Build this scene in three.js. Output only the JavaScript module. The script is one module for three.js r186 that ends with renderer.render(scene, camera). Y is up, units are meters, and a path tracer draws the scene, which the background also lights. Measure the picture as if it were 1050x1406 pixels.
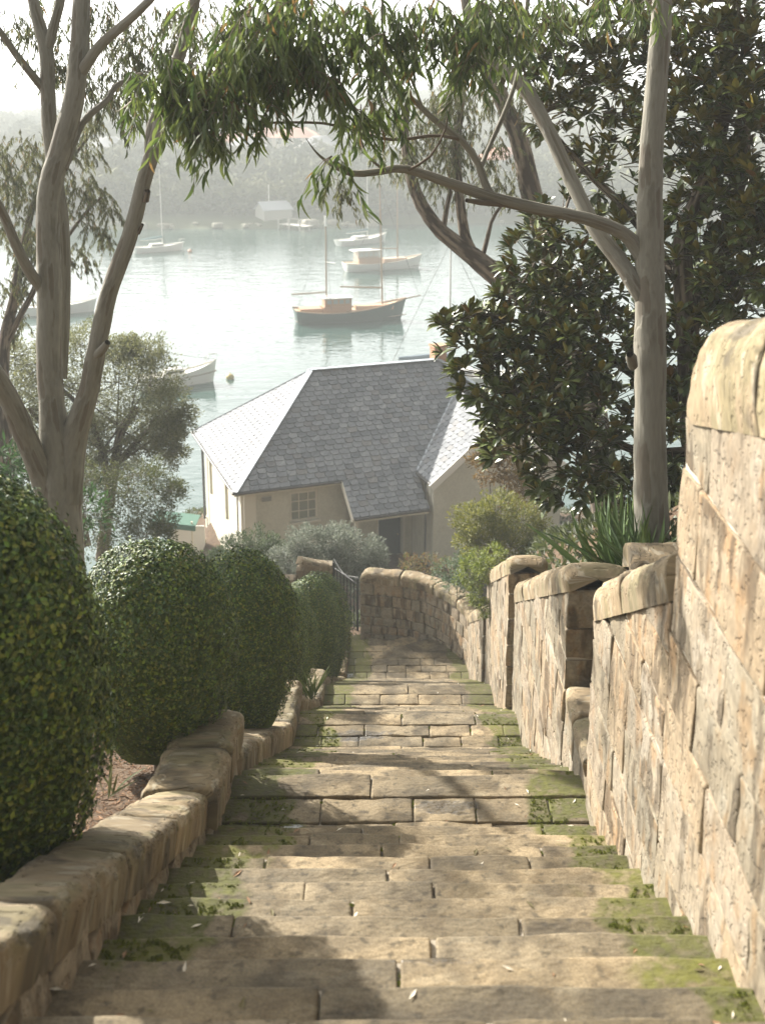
import * as THREE from 'three';
import { mergeGeometries } from 'three/addons/utils/BufferGeometryUtils.js';
import { ImprovedNoise } from 'three/addons/math/ImprovedNoise.js';

// ---------------------------------------------------------------- camera, sky, sun, exposure
const EYE = 23, PITCH = THREE.MathUtils.degToRad(13), FOC = 1500, PCX = 525, PCY = 496, IMGW = 1050, IMGH = 1406;
const scene = new THREE.Scene();
const camera = new THREE.PerspectiveCamera(2 * Math.atan(IMGH / 2 / FOC) * 180 / Math.PI, IMGW / IMGH, 0.1, 3000);
camera.position.set(0, EYE, 0);
camera.rotation.set(-PITCH, 0, 0);
camera.setViewOffset(IMGW, IMGH, 0, IMGH / 2 - PCY, IMGW, IMGH);   // rising-front lens: verticals stay nearly upright
camera.focus = 11.5;
camera.updateMatrixWorld();
camera.userData.fStop = camera.getFocalLength() / 1000 / 0.017;
const renderer = new THREE.WebGLRenderer({ antialias: true });
renderer.toneMapping = THREE.LinearToneMapping;
renderer.toneMappingExposure = 2.85;
renderer.shadowMap.enabled = true;

const SUN_AZ = THREE.MathUtils.degToRad(45), SUN_EL = THREE.MathUtils.degToRad(30);   // left of straight ahead, above the horizon
const sunDir = new THREE.Vector3(-Math.sin(SUN_AZ) * Math.cos(SUN_EL), Math.sin(SUN_EL), -Math.cos(SUN_AZ) * Math.cos(SUN_EL));
const sun = new THREE.DirectionalLight(new THREE.Color(1, 0.945, 0.855), 5);
sun.position.copy(sunDir).multiplyScalar(120).add(new THREE.Vector3(0, 15, -20));
sun.target.position.set(0, 15, -20);
sun.castShadow = true; sun.shadow.radius = 1.2; sun.shadow.mapSize.set(4096, 4096);
Object.assign(sun.shadow.camera, { left: -60, right: 60, top: 60, bottom: -60, near: 1, far: 260 });
scene.add(sun, sun.target);
{
  const W = 512, H = 256, d = new Float32Array(W * H * 4), v = new THREE.Vector3();
  for (let j = 0; j < H; j++) for (let i = 0; i < W; i++) {
    const el = ((j + 0.5) / H - 0.5) * Math.PI, az = ((i + 0.5) / W - 0.5) * 2 * Math.PI;
    v.set(Math.cos(el) * Math.cos(az), Math.sin(el), Math.cos(el) * Math.sin(az));
    const c = v.dot(sunDir), e = Math.max(0, v.y);
    const g = 0.07 + 1.85 * Math.exp(-e / 0.3) * Math.pow((1 + c) / 2, 2);   // bright low haze, strongest on the sun's side
    const halo = 1.1 * Math.exp((c - 1) * 4.5) + 0.9 * Math.exp((c - 1) * 22);
    const k = (j * W + i) * 4, b = 0.07 * Math.pow(e, 0.7);
    d[k] = g * (1 - b) + halo; d[k + 1] = g * (1 - b * 0.4) + halo * 0.97; d[k + 2] = g * (0.98 + b * 0.7) + halo * 0.92; d[k + 3] = 1;
  }
  const t = new THREE.DataTexture(d, W, H, THREE.RGBAFormat, THREE.FloatType);
  t.mapping = THREE.EquirectangularReflectionMapping; t.magFilter = t.minFilter = THREE.LinearFilter; t.needsUpdate = true;
  scene.background = t; scene.environment = t; scene.environmentIntensity = 1; scene.backgroundIntensity = 1;
}
scene.fog = new THREE.FogExp2(new THREE.Color(0.95, 1, 0.985), 0.0016);

// ---------------------------------------------------------------- helpers
const V = (x, y, z) => new THREE.Vector3(x, y, z);
function rngOf(seed) { let a = seed >>> 0; return () => { a |= 0; a = a + 0x6D2B79F5 | 0; let t = Math.imul(a ^ a >>> 15, 1 | a); t = t + Math.imul(t ^ t >>> 7, 61 | t) ^ t; return ((t ^ t >>> 14) >>> 0) / 4294967296; }; }
const PN = new ImprovedNoise(), n3 = (x, y, z) => PN.noise(x, y, z);
const fbm3 = (x, y, z) => n3(x, y, z) + 0.5 * n3(x * 2.1, y * 2.1, z * 2.1 + 5) + 0.25 * n3(x * 4.3, y * 4.3, z * 4.3 + 9);
const lerp = THREE.MathUtils.lerp, clamp = THREE.MathUtils.clamp, sstep = THREE.MathUtils.smoothstep;
const SP = Math.sin(PITCH), CP = Math.cos(PITCH);
// a pixel of the photograph gives a direction; the depth comes from what the thing stands on
const rayOf = (px, py) => { const u = -(py - PCY) / FOC; return V((px - PCX) / FOC, -SP + u * CP, -(CP + u * SP)); };
const atD = (px, py, D) => rayOf(px, py).multiplyScalar(D).add(V(0, EYE, 0));
const onY = (px, py, y) => { const r = rayOf(px, py); return r.multiplyScalar((y - EYE) / r.y).add(V(0, EYE, 0)); };
const atH = (px, py, h) => { const r = rayOf(px, py); return r.multiplyScalar(-h / r.z).add(V(0, EYE, 0)); };

const taken = {};
function numbered(n) { const k = taken[n] = (taken[n] ?? -1) + 1; return k ? `${n}_${String(k).padStart(3, '0')}` : n; }
function tag(o, label, category, group, kind) { o.userData.label = label; if (category) o.userData.category = category; if (group) o.userData.group = group; if (kind) o.userData.kind = kind; return o; }
function thing(name, label, category, base = V(0, 0, 0), group, kind) {
  const o = new THREE.Group(); o.name = numbered(name); o.position.copy(base); o.userData.base = undefined; delete o.userData.base;
  tag(o, label, category, group, kind); scene.add(o); return o;
}
function mesh(name, g, m, parent, own = false) {            // geometry in world space unless own
  const o = new THREE.Mesh(g, m); o.name = parent === scene ? numbered(name) : name; o.castShadow = o.receiveShadow = true;
  if (parent !== scene && !own) o.position.copy(parent.position).negate();
  parent.add(o); return o;
}
const _m = new THREE.Matrix4();
function inst(name, g, m, list, parent, kind = 'stuff') {   // list of [Matrix4, Color]
  const o = new THREE.InstancedMesh(g, m, list.length); o.name = parent === scene ? numbered(name) : name;
  list.forEach(([mt, c], i) => { o.setMatrixAt(i, mt); if (c) o.setColorAt(i, c); });
  o.castShadow = o.receiveShadow = true; o.userData.kind = kind;
  if (parent !== scene) o.position.copy(parent.position).negate();
  parent.add(o); return o;
}
const lin = (r, g, b) => new THREE.Color().setRGB(r, g, b);
const mat = (c, rough = 0.8, extra = {}) => new THREE.MeshStandardMaterial({ color: Array.isArray(c) ? lin(...c) : c, roughness: rough, ...extra });

// tileable noise for textures
function lattice(seed, n) { const r = rngOf(seed), a = new Float32Array(n * n); for (let i = 0; i < a.length; i++) a[i] = r(); return a; }
const LAT = lattice(7, 256);
function vnoise(x, y, px, py, s = 0) {                     // value noise that repeats after px, py cells
  const xi = Math.floor(x), yi = Math.floor(y), fx = x - xi, fy = y - yi, u = fx * fx * (3 - 2 * fx), w = fy * fy * (3 - 2 * fy);
  const X0 = (((xi % px) + px) % px + s * 37) & 255, X1 = ((((xi + 1) % px) + px) % px + s * 37) & 255, Y0 = (((yi % py) + py) % py + s * 91) & 255, Y1 = ((((yi + 1) % py) + py) % py + s * 91) & 255;
  const a = LAT[Y0 * 256 + X0], b = LAT[Y0 * 256 + X1], c = LAT[Y1 * 256 + X0], d = LAT[Y1 * 256 + X1];
  return (a + (b - a) * u) * (1 - w) + (c + (d - c) * u) * w;
}
function tfbm(u, v, fx, fy, oct, s = 0) { let r = 0, a = 0.5, t = 0; for (let o = 0; o < oct; o++) { r += a * vnoise(u * fx, v * fy, fx, fy, s + o); t += a; a *= 0.5; fx *= 2; fy *= 2; } return r / t; }
function tex(w, h, fn, { srgb = false, repeat = [1, 1], clampEdge = false } = {}) {   // fn(u, v) -> [r, g, b] 0..1
  const d = new Uint8Array(w * h * 4);
  for (let j = 0; j < h; j++) for (let i = 0; i < w; i++) {
    const c = fn((i + 0.5) / w, (j + 0.5) / h), k = (j * w + i) * 4;
    for (let q = 0; q < 3; q++) { const x = clamp(c[q], 0, 1); d[k + q] = 255 * (srgb ? (x <= 0.0031308 ? x * 12.92 : 1.055 * Math.pow(x, 1 / 2.4) - 0.055) : x); }
    d[k + 3] = 255;
  }
  const t = new THREE.DataTexture(d, w, h, THREE.RGBAFormat); t.wrapS = t.wrapT = clampEdge ? THREE.ClampToEdgeWrapping : THREE.RepeatWrapping;
  t.magFilter = THREE.LinearFilter; t.minFilter = THREE.LinearMipmapLinearFilter; t.generateMipmaps = true; t.repeat.set(...repeat);
  if (srgb) t.colorSpace = THREE.SRGBColorSpace; t.needsUpdate = true; return t;
}
const grey = (f) => (u, v) => { const x = f(u, v); return [x, x, x]; };
const mix3 = (a, b, t) => [lerp(a[0], b[0], t), lerp(a[1], b[1], t), lerp(a[2], b[2], t)];
const mul3 = (a, k) => [a[0] * k, a[1] * k, a[2] * k];

function smoothNormals(g) {                                 // smooth across duplicated corners
  const p = g.attributes.position, id = g.index ? g.index.array : [...Array(p.count).keys()], acc = new Map(), key = new Array(p.count);
  for (let i = 0; i < p.count; i++) { const k = key[i] = `${Math.round(p.getX(i) * 1e4)},${Math.round(p.getY(i) * 1e4)},${Math.round(p.getZ(i) * 1e4)}`; if (!acc.has(k)) acc.set(k, V(0, 0, 0)); }
  const a = V(0, 0, 0), b = V(0, 0, 0), c = V(0, 0, 0);
  for (let t = 0; t < id.length; t += 3) {
    a.fromBufferAttribute(p, id[t]); b.fromBufferAttribute(p, id[t + 1]); c.fromBufferAttribute(p, id[t + 2]);
    b.sub(a); c.sub(a); b.cross(c); for (let q = 0; q < 3; q++) acc.get(key[id[t + q]]).add(b);
  }
  const n = new Float32Array(p.count * 3);
  for (let i = 0; i < p.count; i++) { const w = acc.get(key[i]).clone().normalize(); n.set([w.x, w.y, w.z], i * 3); }
  g.setAttribute('normal', new THREE.BufferAttribute(n, 3)); return g;
}
// a hewn block with rounded arrises; r rounding, amp unevenness
function stoneBlock(w, h, d, { r = 0.025, amp = 0.012, seg = 0.14, freq = 4, seed = 0, taper = 0 } = {}) {
  const N = (s) => Math.max(3, Math.min(9, Math.round(s / seg) + 2)), n = [N(w), N(h), N(d)], half = [w / 2, h / 2, d / 2];
  const g = new THREE.BoxGeometry(w, h, d, ...n), p = g.attributes.position, nn = g.attributes.normal, uv = g.attributes.uv;
  const ou = (seed * 0.377) % 1, ov = (seed * 0.713) % 1;
  for (let i = 0; i < p.count; i++) {
    const q = [p.getX(i), p.getY(i), p.getZ(i)], nx = [nn.getX(i), nn.getY(i), nn.getZ(i)];
    for (let a = 0; a < 3; a++) {
      const k = Math.round((q[a] / half[a] + 1) / 2 * n[a]);
      if (k > 0 && k < n[a]) q[a] = lerp(-(half[a] - r), half[a] - r, (k - 1) / (n[a] - 2));
    }
    const inner = q.map((x, a) => clamp(x, -(half[a] - r), half[a] - r)), dv = V(q[0] - inner[0], q[1] - inner[1], q[2] - inner[2]);
    dv.normalize().multiplyScalar(r); const o = V(inner[0] + dv.x, inner[1] + dv.y, inner[2] + dv.z);
    const s = seed * 7.31, f = amp * (fbm3(o.x * freq + s, o.y * freq, o.z * freq) + 0.6 * n3(o.x * 1.7 + s, o.y * 1.7, o.z * 1.7));
    o.addScaledVector(dv, f / r);
    const A = Math.abs(nx[0]) > 0.5 ? 0 : Math.abs(nx[1]) > 0.5 ? 1 : 2;
    uv.setXY(i, (A === 0 ? o.z : o.x) + ou * 3, (A === 1 ? o.z : o.y) + ov * 3);
    p.setXYZ(i, o.x, o.y, o.z);
  }
  return smoothNormals(g);
}
// a coping stone along z: domed section, ends eased; length L, width W, height H
function copingStone(L, W, H, { seed = 0, amp = 0.012, end0 = 0.03, end1 = 0.03, dome = 0.6, sq = 0.55 } = {}) {
  const nl = Math.max(8, Math.round(L / 0.05)), na = 18, pos = [], uv = [], idx = [], sec = [];
  for (let k = 0; k <= na; k++) { const a = Math.PI * (1 - k / na), e = sq; sec.push([Math.sign(Math.cos(a)) * Math.pow(Math.abs(Math.cos(a)), e) * W / 2, H * (1 - dome) + Math.pow(Math.sin(a), 0.75) * H * dome]); }
  sec.unshift([-W / 2 + 0.01, 0]); sec.push([W / 2 - 0.01, 0]);
  const m = sec.length, ts = [0]; for (let i = 0; i <= nl; i++) ts.push(i / nl); ts.push(1);
  ts.forEach((t, i) => {
    const cap = i === 0 || i === ts.length - 1, dz0 = t * L, dz1 = (1 - t) * L;
    let k = 1; const ease = (d, e) => d < e ? Math.sqrt(1 - (1 - d / e) ** 2 * (e > 0.1 ? 0.75 : 0.07)) : 1; k = Math.min(ease(dz0, end0), ease(dz1, end1));
    sec.forEach(([x, y], j) => {
      const kk = cap ? 0.02 : k; let X = x * (cap ? 0.02 : 0.3 * k + 0.7), Y = cap ? H * 0.4 + (y - H * 0.4) * 0.02 : y * kk, Z = (t - 0.5) * L; const s = seed * 3.7;
      const f = amp * (fbm3(X * 4 + s, Y * 4, Z * 4) + 0.45 * fbm3(X * 15 + s, Y * 15, Z * 15)) - 0.012 * sstep(n3(X * 9 + s, Y * 9, Z * 9), 0.45, 0.7); if (!cap) { X += f * Math.sign(x); Y += y > 0.02 ? f : 0; }
      pos.push(X, Y, Z); uv.push(Z + seed * 0.37, (j / m) * (W + H) + seed * 0.71);
    });
  });
  for (let i = 0; i < ts.length - 1; i++) for (let j = 0; j < m - 1; j++) { const a = i * m + j, b = a + 1, c = a + m, d = c + 1; idx.push(a, c, b, b, c, d); }
  const g = new THREE.BufferGeometry(); g.setAttribute('position', new THREE.Float32BufferAttribute(pos, 3)); g.setAttribute('uv', new THREE.Float32BufferAttribute(uv, 2)); g.setIndex(idx);
  return smoothNormals(g);
}
// a tapering limb through points with radii
function limb(pts, rad, { rs = 10, step = 0.18, amp = 0.06, seed = 0, rough = 3 } = {}) {
  const curve = new THREE.CatmullRomCurve3(pts, false, 'centripetal'), len = curve.getLength(), n = Math.max(4, Math.min(90, Math.round(len / step)));
  const pos = [], uv = [], idx = []; let N = null, T0 = null;
  for (let i = 0; i <= n; i++) {
    const t = i / n, P = curve.getPoint(t), T = curve.getTangent(t).normalize(), f = t * (pts.length - 1), k = Math.min(pts.length - 2, Math.floor(f)), R = lerp(rad[k], rad[k + 1], f - k);
    if (!N) { N = Math.abs(T.y) < 0.9 ? V(0, 1, 0) : V(1, 0, 0); N.addScaledVector(T, -N.dot(T)).normalize(); } else { N.addScaledVector(T, -N.dot(T)).normalize(); }
    const B = T.clone().cross(N);
    for (let j = 0; j <= rs; j++) {
      const a = j / rs * 2 * Math.PI, w = 1 + amp * fbm3(Math.cos(a) * 1.1 + seed, Math.sin(a) * 1.1, t * len * rough + seed);
      const q = P.clone().addScaledVector(N, Math.cos(a) * R * w).addScaledVector(B, Math.sin(a) * R * w);
      pos.push(q.x, q.y, q.z); uv.push(j / rs, t * len / 1.6 + seed * 0.13);
    }
  }
  for (let i = 0; i < n; i++) for (let j = 0; j < rs; j++) { const a = i * (rs + 1) + j, c = a + rs + 1; idx.push(a, a + 1, c, a + 1, c + 1, c); }
  const g = new THREE.BufferGeometry(); g.setAttribute('position', new THREE.Float32BufferAttribute(pos, 3)); g.setAttribute('uv', new THREE.Float32BufferAttribute(uv, 2)); g.setIndex(idx);
  return smoothNormals(g);
}
const boxG = (w, h, d, x = 0, y = 0, z = 0) => new THREE.BoxGeometry(w, h, d).translate(x, y, z);
const cyl = (a, b, r0, r1 = r0, n = 8) => { const d = b.clone().sub(a), g = new THREE.CylinderGeometry(r1, r0, d.length(), n, 1); g.applyQuaternion(new THREE.Quaternion().setFromUnitVectors(V(0, 1, 0), d.clone().normalize())); return g.translate((a.x + b.x) / 2, (a.y + b.y) / 2, (a.z + b.z) / 2); };
const merge = (list) => mergeGeometries(list.map((g) => { const q = g.index ? g.toNonIndexed() : g.clone(); for (const k of Object.keys(q.attributes)) if (!['position', 'normal', 'uv'].includes(k)) q.deleteAttribute(k); if (!q.attributes.uv) q.setAttribute('uv', new THREE.BufferAttribute(new Float32Array(q.attributes.position.count * 2), 2)); return q; }));

// ---------------------------------------------------------------- textures and materials
console.log('textures');
const stoneField = (u, v) => tfbm(u, v, 6, 6, 6, 1);
const stoneMap = tex(1024, 1024, (u, v) => {
  const a = tfbm(u, v, 3, 3, 6, 2), b = tfbm(u, v, 24, 10, 4, 5), c = tfbm(u, v, 7, 40, 3, 9), sp = tfbm(u, v, 90, 90, 2, 11), st = tfbm(u, v, 22, 4, 5, 14);
  let k = mix3([0.62, 0.54, 0.43], [0.88, 0.83, 0.74], sstep(a, 0.3, 0.7));
  k = mix3(k, [0.72, 0.50, 0.29], 0.75 * sstep(b * 0.5 + a * 0.5, 0.5, 0.66));
  k = mul3(k, 0.82 + 0.36 * c);
  k = mix3(k, [0.22, 0.17, 0.11], 0.8 * sstep(st * 0.6 + a * 0.4, 0.52, 0.64));          // dark weather stain
  k = mix3(k, [0.93, 0.9, 0.84], 0.6 * sstep(tfbm(u, v, 9, 9, 5, 21), 0.6, 0.7));       // lime and lichen
  return mul3(k, 0.72 + 0.5 * sp);
}, { srgb: true, repeat: [0.5, 0.5] });
const stoneBump = tex(1024, 1024, grey((u, v) => {
  const f = tfbm(u, v, 8, 8, 6, 3), tool = 0.5 + 0.5 * Math.sin((u * 40 + 3 * tfbm(u, v, 4, 4, 3, 8)) * 6.28), pit = sstep(tfbm(u, v, 60, 60, 3, 17), 0.62, 0.72);
  return 0.25 + 0.62 * f + 0.06 * tool * sstep(tfbm(u, v, 3, 3, 3, 30), 0.45, 0.6) - 0.35 * pit;
}), { repeat: [0.5, 0.5] });
const wallTones = [[0.32, 0.29, 0.24], [0.265, 0.24, 0.19], [0.315, 0.265, 0.195], [0.25, 0.23, 0.185], [0.295, 0.26, 0.21]];
const wallMats = wallTones.map((c) => mat(c, 0.92, { map: stoneMap, bumpMap: stoneBump, bumpScale: 0.02 }));
// coping carries green-grey algae in blotches
const copingMap = tex(512, 512, (u, v) => {
  const a = tfbm(u, v, 4, 4, 6, 41), b = tfbm(u, v, 14, 14, 4, 44), c = tfbm(u, v, 70, 70, 2, 47);
  let k = mix3([0.50, 0.41, 0.28], [0.70, 0.60, 0.45], sstep(a, 0.3, 0.7));
  k = mix3(k, [0.30, 0.30, 0.15], 0.55 * sstep(b * 0.5 + a * 0.5, 0.48, 0.62));
  k = mix3(k, [0.80, 0.77, 0.68], 0.7 * sstep(tfbm(u, v, 18, 18, 4, 50), 0.62, 0.7));
  k = mix3(k, [0.13, 0.11, 0.08], 0.7 * sstep(tfbm(u, v, 6, 10, 5, 53), 0.58, 0.7));
  return mul3(k, 0.72 + 0.5 * c);
}, { srgb: true, repeat: [0.7, 0.7] });
const copingMats = [[0.40, 0.36, 0.295], [0.34, 0.31, 0.255], [0.42, 0.375, 0.305]].map((c) => mat(c, 0.92, { map: copingMap, bumpMap: stoneBump, bumpScale: 0.02 }));
const mortarMat = mat([0.42, 0.38, 0.31], 0.95, { bumpMap: stoneBump, bumpScale: 0.01 });
const darkMortar = mat([0.30, 0.26, 0.20], 0.95, { bumpMap: stoneBump, bumpScale: 0.01 });
const gumBark = tex(512, 1024, (u, v) => {
  const a = tfbm(u, v, 4, 2, 5, 61), b = tfbm(u, v, 5, 1, 5, 64), c = tfbm(u, v, 40, 14, 3, 67);
  let k = mix3([0.50, 0.47, 0.40], [0.60, 0.59, 0.53], a);
  k = mix3(k, [0.30, 0.27, 0.21], sstep(a, 0.55, 0.61) * 0.5);
  k = mix3(k, [0.70, 0.66, 0.56], sstep(b, 0.60, 0.63) * 0.6);
  k = mix3(k, [0.24, 0.17, 0.11], sstep(tfbm(u, v, 6, 2, 5, 70), 0.66, 0.70) * 0.5);
  return mul3(k, 0.8 + 0.35 * c);
}, { srgb: true });
const gumBump = tex(256, 512, grey((u, v) => 0.6 * sstep(tfbm(u, v, 3, 3, 5, 61), 0.55, 0.6) + 0.4 * tfbm(u, v, 40, 12, 3, 71)));
const barkMat = mat([0.33, 0.32, 0.29], 0.85, { map: gumBark, bumpMap: gumBump, bumpScale: 0.012 });
const twigMat = mat([0.11, 0.085, 0.06], 0.9);
const roughBark = tex(256, 512, (u, v) => { const a = tfbm(u, v, 16, 5, 5, 81); return mix3([0.10, 0.08, 0.06], [0.38, 0.33, 0.26], sstep(a, 0.3, 0.7)); }, { srgb: true });
const roughBump = tex(256, 512, grey((u, v) => tfbm(u, v, 16, 5, 5, 81)));
const darkBarkMat = mat([0.6, 0.55, 0.5], 0.95, { map: roughBark, bumpMap: roughBump, bumpScale: 0.04 });
const leafMat = new THREE.MeshPhysicalMaterial({ color: 0xffffff, roughness: 0.95, transmission: 0.42, thickness: 0, side: THREE.DoubleSide });
const waxyLeaf = new THREE.MeshPhysicalMaterial({ color: 0xffffff, roughness: 0.33, side: THREE.DoubleSide, vertexColors: true });
const gumLeafMat = new THREE.MeshPhysicalMaterial({ color: 0xffffff, roughness: 0.9, transmission: 0.5, thickness: 0, side: THREE.DoubleSide, specularIntensity: 1 });
const boxLeafMat = new THREE.MeshPhysicalMaterial({ color: 0xffffff, roughness: 0.5, specularIntensity: 0.7, side: THREE.DoubleSide });

// ---------------------------------------------------------------- lie of the land
const xc = (h) => 0.025 * h, xR = (h) => 1.36 + xc(h), xL = (h) => -1.36 + xc(h), YAW = -Math.atan(0.025);
const PROFILE = [[-8, 1.6], [0.3, 1.66], [6.87, 5.18], [7.76, 5.18], [11.26, 7.33], [12.27, 7.33], [15.2, 9.13], [16.14, 9.13], [21.75, 12.33], [24.2, 12.33], [27, 13.6], [32, 15.8], [38, 18.9], [50, 19.3], [55, 20.8], [60, 23.5], [80, 27]];
const baseDrop = (h) => { let k = 0; while (k < PROFILE.length - 2 && PROFILE[k + 1][0] < h) k++; const [a, b] = PROFILE[k], [c, d] = PROFILE[k + 1]; return lerp(b, d, clamp((h - a) / (c - a), 0, 1)); };
const softDrop = (h) => (baseDrop(h - 1.2) + baseDrop(h - 0.6) + baseDrop(h) + baseDrop(h + 0.6) + baseDrop(h + 1.2)) / 5;
const terrace = (h) => h < 5.1 ? 1.7 : h < 7.3 ? 2.7 + (h - 5.1) * 0.5 : h < 8.75 ? 4.95 : h < 10.6 ? 3.9 : h < 23 ? 3.9 + (h - 10.6) * 0.56 : Math.max(10.8, softDrop(h) - 1.4);
function groundY(x, h) {
  const s = x - xc(h), f = baseDrop(h), soft = softDrop(h);
  const left = soft - 0.22 + (s < -2.2 ? 0.03 * n3(x, h, 2) * 4 : 0) - 0.05 * Math.max(0, -s - 4);
  const right = h < 23 ? (h > 8.75 ? lerp(Math.max(4.0, 4.06 + (h - 8.64) * 0.5), 3.9 + Math.max(0, h - 10.6) * 0.45, sstep(s, 1.9, 2.9)) : terrace(h)) - 0.06 * Math.max(0, s - 3) : soft - 0.1;
  let d;
  if (h > 23) d = soft - (s > 1.6 ? 0.9 * sstep(s, 1.6, 2.6) * (1 - sstep(h, 27, 32)) : 0) + (s > -1.6 && s < 1.6 && h < 26.5 ? 0.4 : 0);
  else if (s > 1.45) d = lerp(f + 0.4, right, sstep(s, 1.5, 1.72));
  else if (s < -1.42) d = lerp(f + 0.4, left, sstep(-s, 1.45, 1.62));
  else d = f + 0.4;
  const sl = (-5.6 - (h - 41.7) * 0.32) - x; if (h > 34 && sl > 0) d += 5 * sstep(sl, 0.2, 3) * sstep(h, 35, 44);
  return EYE - d + 0.03 * n3(x * 2, h * 2, 0) + 0.1 * n3(x * 0.4, h * 0.4, 4);
}
const soilMap = tex(512, 512, (u, v) => { const a = tfbm(u, v, 10, 10, 5, 90), b = tfbm(u, v, 60, 60, 3, 94); return mul3(mix3([0.16, 0.10, 0.06], [0.34, 0.24, 0.15], a), 0.5 + b); }, { srgb: true });
const soilBump = tex(512, 512, grey((u, v) => tfbm(u, v, 40, 40, 4, 97)));
{
  const xs = [], hs = [];
  for (let x = -46; x < -4; x += 1.4) xs.push(x); for (let x = -4; x < 5; x += 0.12) xs.push(x); for (let x = 5; x <= 46; x += 1.4) xs.push(x);
  for (let h = -6; h < 26; h += 0.2) hs.push(h); for (let h = 26; h <= 74; h += 0.8) hs.push(h);
  const pos = [], uv = [], idx = [];
  for (const h of hs) for (const x of xs) { pos.push(x, groundY(x, h), -h); uv.push(x / 1.5, h / 1.5); }
  const m = xs.length; for (let i = 0; i < hs.length - 1; i++) for (let j = 0; j < m - 1; j++) { const a = i * m + j; idx.push(a, a + 1, a + m, a + 1, a + m + 1, a + m); }
  const g = new THREE.BufferGeometry(); g.setAttribute('position', new THREE.Float32BufferAttribute(pos, 3)); g.setAttribute('uv', new THREE.Float32BufferAttribute(uv, 2)); g.setIndex(idx); g.computeVertexNormals();
  tag(mesh('ground', g, mat([0.34, 0.31, 0.27], 1, { map: soilMap, bumpMap: soilBump, bumpScale: 0.03 }), scene), 'dark garden soil sloping down the hillside to the water', null, null, 'structure');
}
// water: small wind ripples over a slow swell
const waveBump = tex(1024, 1024, grey((u, v) => 0.55 * tfbm(u, v, 14, 34, 3, 101) + 0.3 * tfbm(u, v, 60, 120, 3, 105) + 0.3 * Math.pow(tfbm(u, v, 5, 9, 2, 109), 2)));
{
  const g = new THREE.PlaneGeometry(700, 330, 1, 1).rotateX(-Math.PI / 2).translate(0, 0, -215), p = g.attributes.position, uv = g.attributes.uv;
  for (let i = 0; i < p.count; i++) uv.setXY(i, p.getX(i) / 34 + p.getZ(i) / 170, p.getZ(i) / 34);
  tag(mesh('harbour_water', g, mat([0.035, 0.075, 0.065], 0.03, { bumpMap: waveBump, bumpScale: 0.085 }), scene), 'calm green harbour water with small ripples and glints', null, null, 'structure');
}
// far shore and hills
const shoreH = (x) => 222 + 6 * Math.sin(x * 0.045) + 5 * n3(x * 0.03, 1, 0) + (x > 30 ? (x - 30) * 0.25 : 0);
function hillY(x, h) {
  const d = h - shoreH(x); if (d < 0) return Math.max(-2, d * 0.3);
  const top = 19 + 5 * Math.sin(x * 0.009 + 0.9) + 6 * n3(x * 0.007, h * 0.004, 3);
  return 1.2 * sstep(d, 0, 3) + top * Math.pow(clamp((d - 3) / 420, 0, 1), 0.8) + 2.5 * n3(x * 0.05, h * 0.05, 8) * sstep(d, 5, 40);
}
{
  const pos = [], idx = [], nx = 110, nh = 60;
  for (let i = 0; i <= nh; i++) for (let j = 0; j <= nx; j++) { const x = lerp(-420, 420, j / nx), h = lerp(205, 760, Math.pow(i / nh, 1.5)); pos.push(x, hillY(x, h), -h); }
  for (let i = 0; i < nh; i++) for (let j = 0; j < nx; j++) { const a = i * (nx + 1) + j; idx.push(a, a + 1, a + nx + 1, a + 1, a + nx + 2, a + nx + 1); }
  const g = new THREE.BufferGeometry(); g.setAttribute('position', new THREE.Float32BufferAttribute(pos, 3)); g.setIndex(idx); g.computeVertexNormals();
  tag(mesh('hills', g, mat([0.07, 0.085, 0.04], 1), scene), 'wooded hills across the harbour fading into morning haze', null, null, 'structure');
}
// ---------------------------------------------------------------- stairs and landings
console.log('stairs');
const mossAt = (x, h) => {                                   // where the photograph shows moss, 0..1
  const l = x - xL(h), r = xR(h) - x, n = 0.5 + 0.5 * fbm3(x * 2.2, h * 2.2, 7), n2 = 0.5 + 0.5 * fbm3(x * 9, h * 9, 3);
  const onL = (1 - sstep(l, 0.15, 0.95)) * (0.3 + 0.7 * sstep(h, 3.4, 4.4)), onR = (1 - sstep(r, 0.12, 0.8)) * sstep(h, 3.0, 3.6), far = sstep(h, 18, 22) * 0.35;
  return sstep(Math.max(onL, onR * 0.95, far) * (0.95 + (n - 0.5) * 1.5 + (n2 - 0.5) * 0.35), 0.5, 0.68);
};
const wetSpots = [[380, 1148, 5.18, 0.34, 0.13], [610, 1108, 5.18, 0.26, 0.09], [470, 933, 12.33, 0.3, 0.35], [490, 1010, 7.33, 0.4, 0.12], [590, 1335, 3.6, 0.22, 0.06]].map(([px, py, d, rx, rh]) => { const p = onY(px, py, EYE - d); return [p.x, -p.z, rx, rh]; });
const wetAt = (x, h) => { let w = 0; for (const [a, b, rx, rh] of wetSpots) { const e = ((x - a) / rx) ** 2 + ((h - b) / rh) ** 2; if (e < 2.5) w = Math.max(w, sstep(1.3 - e + 1.1 * fbm3(x * 7, h * 14, 1), 0.35, 0.7)); } return w; };
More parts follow.
